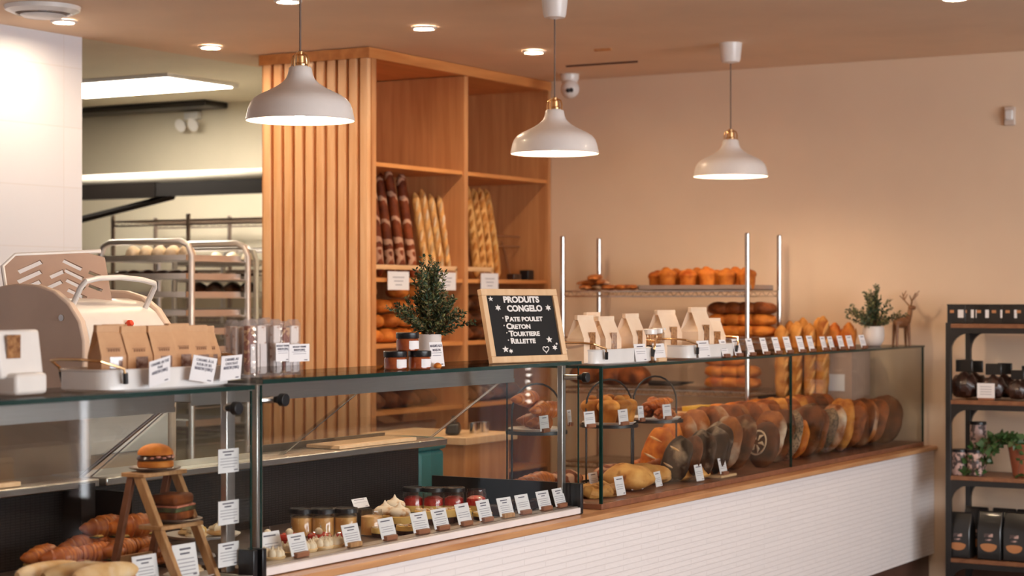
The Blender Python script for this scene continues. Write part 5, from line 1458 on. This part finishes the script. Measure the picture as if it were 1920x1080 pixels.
for i,(px,Y,rz) in enumerate(((92,3.72,-8),(142,3.645,-10),(198,3.57,-8))):
    q=P(px,Y=Y); place('sub',sub,(q.x,q.y,DL+.0095),R(rz),'pale baguette sandwich, %s of the three along the glass'%('left','middle','right')[i],G,(.80,.95,.95))
def crsand():
    t=thing('croissant_sandwich','','sandwich')
    for nm,z,k in (('bottom_half',.016,.75),('top_half',.052,1.0)):
        m=MB(); n=31; pts=[]; rad=[]
        for i in range(n):
            u=i/(n-1); a=(u-.5)*R(130); pts.append((.088*sin(a),.062*(1-cos(a))-.01,z)); ph=(u*8)%1
            rad.append(max(.004,.034*k*(sin(u*pi)**.7*(.86+.22*ph))+.002))
        m.tube(pts,rad,14,flat=.62 if k<1 else .95); obj(nm,m,'crust_croissant',t)
    m=MB(); m.box((0,0,.031),(.12,.055,.006),0); m.box((.01,-.008,.037),(.10,.05,.004),1); m.box((-.01,0,.027),(.12,.05,.003),2); obj('filling',m,['egg_cheese','ham','salad'],t,bevel=.002)
    return t
G='croissant sandwiches in the left case'
for i,(px,Y,z,rz,sc) in enumerate(((78,3.86,0,14,.95),(118,3.80,0,-5,.9),(150,3.90,.0,8,1.0),(196,3.88,.048,4,1.05),(250,3.82,.045,-6,1.1),(180,3.79,0,-12,.9),(225,3.76,0,10,.95),(262,3.76,0,-15,.9),(295,3.70,0,5,.8))):
    q=P(px,Y=Y*1.03); place('crs',crsand,(q.x,q.y,DL+.0095+z),R(rz),'croissant sandwich, %s from the left in the heap'%ORD[i],G,sc)
# ladder stand
LX,LY=4.245,3.680
t=thing('ladder_stand','small wooden step-ladder stand carrying plates and burgers in the left case','display stand',(LX,LY,DL+.0005)); HL=.288
def bar(a,b,w_,d_,name,mat='ladder_wood'):
    a,b=Vector(a),Vector(b); m=MB(); 
    vs=[]
    for p in (a,b):
        for sx,sy in ((-1,-1),(1,-1),(1,1),(-1,1)): vs.append((p.x+sx*w_/2,p.y+sy*d_/2,p.z))
    m.add(vs,[(3,2,1,0),(4,5,6,7),(0,1,5,4),(1,2,6,5),(2,3,7,6),(3,0,4,7)]); return obj(name,m,mat,t,bevel=.002)
for x in (-.078,.078):
    bar((x,-.145,0),(x,.0,HL),.018,.030,'front_rail'); bar((x,.10,0),(x,.028,HL),.016,.022,'rear_leg','dark_wood_board')
m=MB(); m.box((0,.012,HL+.006),(.185,.085,.012)); obj('top_step',m,'ladder_wood',t,bevel=.002)
m=MB(); m.box((0,-.050,.150),(.18,.085,.012)); obj('middle_step',m,'ladder_wood',t,bevel=.002)
m=MB(); m.box((0,.085,.05),(.155,.012,.018)); obj('cross_bar',m,'ladder_wood',t)
G='small plates on the ladder stand'
def plate():
    m=MB(); m.lathe([(.001,0),(.045,0),(.072,.008),(.074,.010),(.070,.012),(.045,.005),(.001,.005)],36,close=False); o=obj('plate',m,'deck_metal'); o['category']='plate'; return o
place('plate',plate,(LX,LY+.010,DL+HL+.0135),0,'small plate on the top step under the burger',G)
place('plate',None,(LX+.02,LY-.052,DL+.1575),0,'small plate on the middle step under the dark sandwich',G)
def burger():
    t=thing('burger_sandwich','','sandwich')
    m=MB(); m.ball((0,0,.046),(.058,.056,.034),24,12,flatb=.15); obj('top_bun',m,'crust_orange',t)
    m=MB(); m.lathe([(.050,0),(.057,.008),(.057,.022),(.052,.027)],26); obj('bottom_bun',m,'crust_orange',t)
    m=MB(); m.lathe([(.001,.026),(.056,.027),(.060,.033),(.054,.041),(.001,.042)],26,close=False); obj('patty',m,'chocolate',t)
    m=MB(); 
    for k in range(7): a=-2.6+k*.35; m.ball((.052*cos(a),.052*sin(a),.036+.004*(k%2)),(.010,.008,.004),8,5)
    obj('bacon_bits',m,'ham',t); return t
place('burger',burger,(LX,LY+.008,DL+HL+.019),0,'brioche burger on the plate at the top of the ladder stand',None,.9)
def darksand():
    t=thing('club_sandwich','dark toasted sandwich on the middle step of the ladder stand','sandwich')
    m=MB(); m.box((0,0,.013),(.11,.085,.026)); obj('bottom_bread',m,'crust_brown',t,bevel=.006)
    m=MB(); m.box((0,0,.031),(.115,.09,.012),0); m.box((.005,0,.040),(.11,.088,.006),1); obj('filling',m,['salad','ham'],t,bevel=.002)
    m=MB(); m.box((0,0,.058),(.11,.085,.032)); obj('top_bread',m,'crust_brown',t,bevel=.010)
    return t
o=darksand(); o.location=(LX+.015,LY-.040,DL+.164); o.rotation_euler=(0,0,.2)
# raised plate with egg salad behind the ladder
t=thing('footed_plate','pale footed plate of cream toasts at the left end of the middle case','plate',(4.60,3.81,DECK+.0005))
m=MB(); m.lathe([(.04,0),(.035,.008),(.015,.015),(.012,.045),(.03,.052),(.105,.062),(.115,.070),(.108,.070),(.03,.058),(.001,.058)],40,close=False); obj('plate_body',m,'white_rail',t)
G='egg-topped brioche halves on the footed plate'
def egg():
    t=thing('egg_toast','','toast'); m=MB(); m.ball((0,0,.010),(.045,.032,.014),16,9,flatb=.6); obj('bread',m,'crust_pale',t)
    m=MB(); m.ball((0,0,.024),(.034,.026,.014),14,8,0,None,lambda x,y,z:1+.15*sin(6*x+4*y)); m.lathe([(.012,.030),(.004,.048),(.001,.060)],10,close=False); obj('cream_topping',m,'cream',t)
    m=MB(); m.ball((.022,-.012,.026),(.016,.012,.010),10,7); obj('yolk',m,'egg_cheese',t); return t
for i,(dx,dy) in enumerate(((-.055,-.02),(.035,-.035),(.0,.04))):
    place('egg',egg,(4.60+dx,3.81+dy,DECK+.0605),rnd(0,3),'cream-topped toast on the footed plate, %s'%('left','right','rear')[i],G)
q=P(392,Y=3.52); m=MB(); m.lathe([(.001,0),(.05,0),(.075,.008),(.07,.010),(.05,.004),(.001,.004)],32,close=False); o=top('small_plate','small pale plate at the right front corner of the left case','plate',m,'white_rail'); o.location=(4.29,3.60,DL+.0005)
o=loaf('w',.09,.06,.03,'crust_pale','pastry','filo_pastry',.15)(); o.location=(4.29,3.60,DL+.006); tag(o,'pale crumpled pastry on the small corner plate','pastry')

# ------------------------------------------------------------------ black shelf at the right
QX0,QX1=9.84,10.20; QY1=3.205; QY0=2.20
t=thing('black_shelf','black metal shelf with walnut boards against the right wall','shelf',(QX0,QY0,0)); 
W_=QX1-QX0; D_=QY1-QY0
for x in (0,W_-.028):
    for y in (0,D_-.028):
        m=MB(); m.b2((x,y,0),(x+.028,y+.028,1.42)); obj('post',m,'black_metal',t,bevel=.002)
SHZ=(1.415,1.02,.627,.20)
for z in SHZ:
    m=MB(); m.b2((.001,.001,z-.022),(W_-.001,D_-.001,z-.001)); obj('walnut_board',m,'walnut',t,bevel=.001)
    m=MB()
    for y in (0,D_-.02): m.b2((.028,y,z-.050),(W_-.028,y+.02,z-.0225))
    for x in (0,W_-.02): m.b2((x,.028,z-.050),(x+.02,D_-.028,z-.0225))
    obj('rail',m,'black_metal',t)
    for x in (0,W_-.02):
        for s_,y in ((-1,D_-.028),(1,.028)):
            m=MB(); pts=[(y,z-.05),(y+s_*.09,z-.05)]+[(y+s_*(.09-.09*sin(R(a))),z-.05-.09*(1-cos(R(a)))) for a in (15,30,45,60,75,90)]
            m.prism(pts,x,x+.02,'x'); obj('corner_gusset',m,'black_metal',t)
def tin():
    t=thing('spice_box','','box'); m=MB(); m.b2((-.035,-.05,0),(.035,.05,.098)); obj('box_body',m,'dark_bag',t,bevel=.003)
    m=MB(); m.b2((-.0362,-.040,.030),(-.0352,-.010,.072)); obj('label',m,'paper',t)
    m=MB(); m.b2((-.0362,.012,.055),(-.0352,.034,.070)); obj('orange_mark',m,'coffee_label',t)
    m=MB(); m.b2((-.036,-.051,.094),(.036,.051,.100)); obj('lid',m,'dark_bag',t,bevel=.001); return t
G='small black boxes on the top board of the black shelf'
for i,px in enumerate((1797,1821,1846,1875,1900,1922,1946)):
    q=P(px,X=9.90); place('tin',tin,(9.905,q.y,1.4155),R(rnd(-5,5)),'small black box with white label, %s from the left on the black shelf top'%ORD[i],G)
def chocbag():
    t=thing('chocolate_bag','','bag'); m=MB(); ph=rnd(0,5)
    m.ball((0,0,.075),(.060,.080,.085),16,12,0,None,lambda x,y,z:(1+.14*sin(7*y+ph)*cos(6*z+ph))*(1-.25*max(0,z)),flatb=.85); obj('bag_body',m,'choc_bag',t)
    m=MB(); m.b2((-.008,-.045,.14),(.008,.045,.205)); obj('folded_top',m,'dark_bag',t,bevel=.004); return t
G='dark chocolate bags on the second board of the black shelf'
for i,(px,x,sc) in enumerate(((1808,9.93,1.0),(1828,10.05,.95),(1863,9.95,.9),(1884,10.06,.9),(1908,9.93,.75),(1930,10.0,.85))):
    q=P(px,X=x); place('cbag',chocbag,(x,q.y,1.0205+.003),R(rnd(-12,12)),'dark chocolate bag, %s from the left on the second board'%ORD[i],G,sc)
q=P(1848,X=9.87); t=thing('price_sign','white price sign on a block before the dark chocolate bags','sign',(9.875,q.y,1.0205),R(-90))
m=MB(); m.box((0,0,.050),(.092,.002,.076),0); 
for k in range(4): m.box((0,-.0015,.07-.013*k),(.06,.0006,.003),1)
obj('paper',m,['paper','faint_ink'],t,smooth=0); m=MB(); m.box((0,.004,.006),(.08,.02,.012)); obj('block',m,'holder_wood',t)
def mug():
    t=thing('tin_canister','','canister'); m=MB(); m.lathe([(.040,0),(.042,.003),(.042,.115),(.040,.118)],28); obj('canister_body',m,'mug_pink',t)
    m=MB(); m.lathe([(.040,.118),(.0435,.119),(.0435,.132),(.040,.134),(.001,.134)],28,close=False); obj('lid',m,'black_plastic',t); return t
G='patterned canisters on the third board of the black shelf'
for i,(px,x,z) in enumerate(((1799,9.92,.627),(1829,9.92,.627),(1834,10.08,.627),(1806,10.06,.627))):
    q=P(px,X=x); place('mug',mug,(x,q.y,z+.0005),R((200,140,60,0)[i]),'pink-patterned black-lidded canister, %s'%('front left','front right','rear right, showing above','rear left')[i],G,(1,1,(1,1,1.0,.9)[i]))
q=P(1834,X=10.08); place('mug',None,(10.08,q.y,.627+.1355),0,'pink-patterned canister stacked above the rear right one',G)
# trailing plant in a terracotta pot
q=P(1925,X=10.0)
t=thing('trailing_plant','trailing green vine in a terracotta pot on the third board','potted plant',(10.0,q.y,.6275))
m=MB(); m.lathe([(.065,0),(.070,.004),(.095,.15),(.100,.17),(.092,.17),(.085,.14),(.001,.14)],32,close=False); m.lathe([(.001,0),(.065,0)],24,close=False); obj('pot',m,'terracotta',t)
m=MB(); m.lathe([(.001,.150),(.086,.148),(.086,.142),(.001,.142)],20,close=False); obj('soil',m,'soil',t)
rr=random.Random(4); lv=MB(); st=MB()
def leafq(p,d,s_):
    n=Vector((rr.gauss(0,1),rr.gauss(0,1),rr.gauss(0,.5))).normalized(); w_=d.cross(n).normalized()*s_*.5; u=d.normalized()
    c=d.cross(w_).normalized()*s_*.08
    lv.add([p,p+u*s_*.35+w_,p+u*s_*.8+w_*.5,p+u*s_*1.1,p+u*s_*.8-w_*.5,p+u*s_*.35-w_,p+u*s_*.5+c],[(0,1,6),(1,2,6),(2,3,6),(3,4,6),(4,5,6),(5,0,6),(0,5,4,3,2,1)])
for k in range(12):
    a=rr.uniform(pi*.25,pi*1.2); L_=rr.uniform(.16,.36); pts=[]
    for j in range(9):
        u=j/8; pts.append(Vector((-.05-.10*u*abs(cos(a)) ,.04+L_*u*.9*sin(a)+.02*sin(u*7+k),max(.012,.16+.09*sin(u*2.4)-.20*u*u+rr.uniform(-.01,.01)))))
    st.tube(pts,.0018,5)
    for j in range(1,9):
        for q_ in range(3): leafq(pts[j],Vector((rr.gauss(0,1),rr.gauss(0,1),rr.gauss(0,.7))).normalized(),rr.uniform(.022,.042))
for k in range(26):
    leafq(Vector((rr.uniform(-.06,.05),rr.uniform(-.06,.08),.155+rr.uniform(0,.05))),Vector((rr.gauss(0,1),rr.gauss(0,1),.6)).normalized(),rr.uniform(.03,.05))
a=obj('foliage',lv,'leaf_pothos',t,smooth=0); a['kind']='stuff'; obj('stems',st,'bark',t)
def coffee():
    t=thing('coffee_bag','','bag'); m=MB(); W,D,H=.055,.045,.235
    m.add([(-D,-W,0),(D,-W,0),(D,W,0),(-D,W,0),(-D,-W,H*.62),(D,-W,H*.62),(D,W,H*.62),(-D,W,H*.62),(-.006,-W,H),(.006,-W,H),(.006,W,H),(-.006,W,H)],
      [(3,2,1,0),(0,1,5,4),(1,2,6,5),(2,3,7,6),(3,0,4,7),(4,5,9,8),(5,6,10,9),(6,7,11,10),(7,4,8,11),(8,9,10,11)]); obj('bag_body',m,'dark_bag',t,bevel=.006)
    m=MB(); m.prism([(.0+.038*cos(R(a)),.070+.030*sin(R(a))*(1 if a>180 else .35)) for a in range(0,360,15)],-D-.0012,-D-.0002,'x'); obj('orange_label',m,'coffee_label',t,smooth=0)
    m=MB(); m.b2((-D-.0012,-.020,.112),(-D-.0002,.020,.128)); m.b2((-D-.0012,-.016,.094),(-D-.0002,.016,.102)); obj('small_label',m,'mug_pink',t,smooth=0); return t
G='black coffee bags on the bottom board'
for i,(px,x) in enumerate(((1802,9.90),(1859,9.90),(1908,9.90),(1832,10.06),(1884,10.06),(1930,10.06))):
    q=P(px,X=x); place('cof',coffee,(x,q.y,.2005),R(rnd(-8,8)),'black coffee bag with orange label, %s'%('front left','front middle','front right','rear left','rear middle','rear right')[i],G,(1,1.15,1.0+.06*(i>0)))
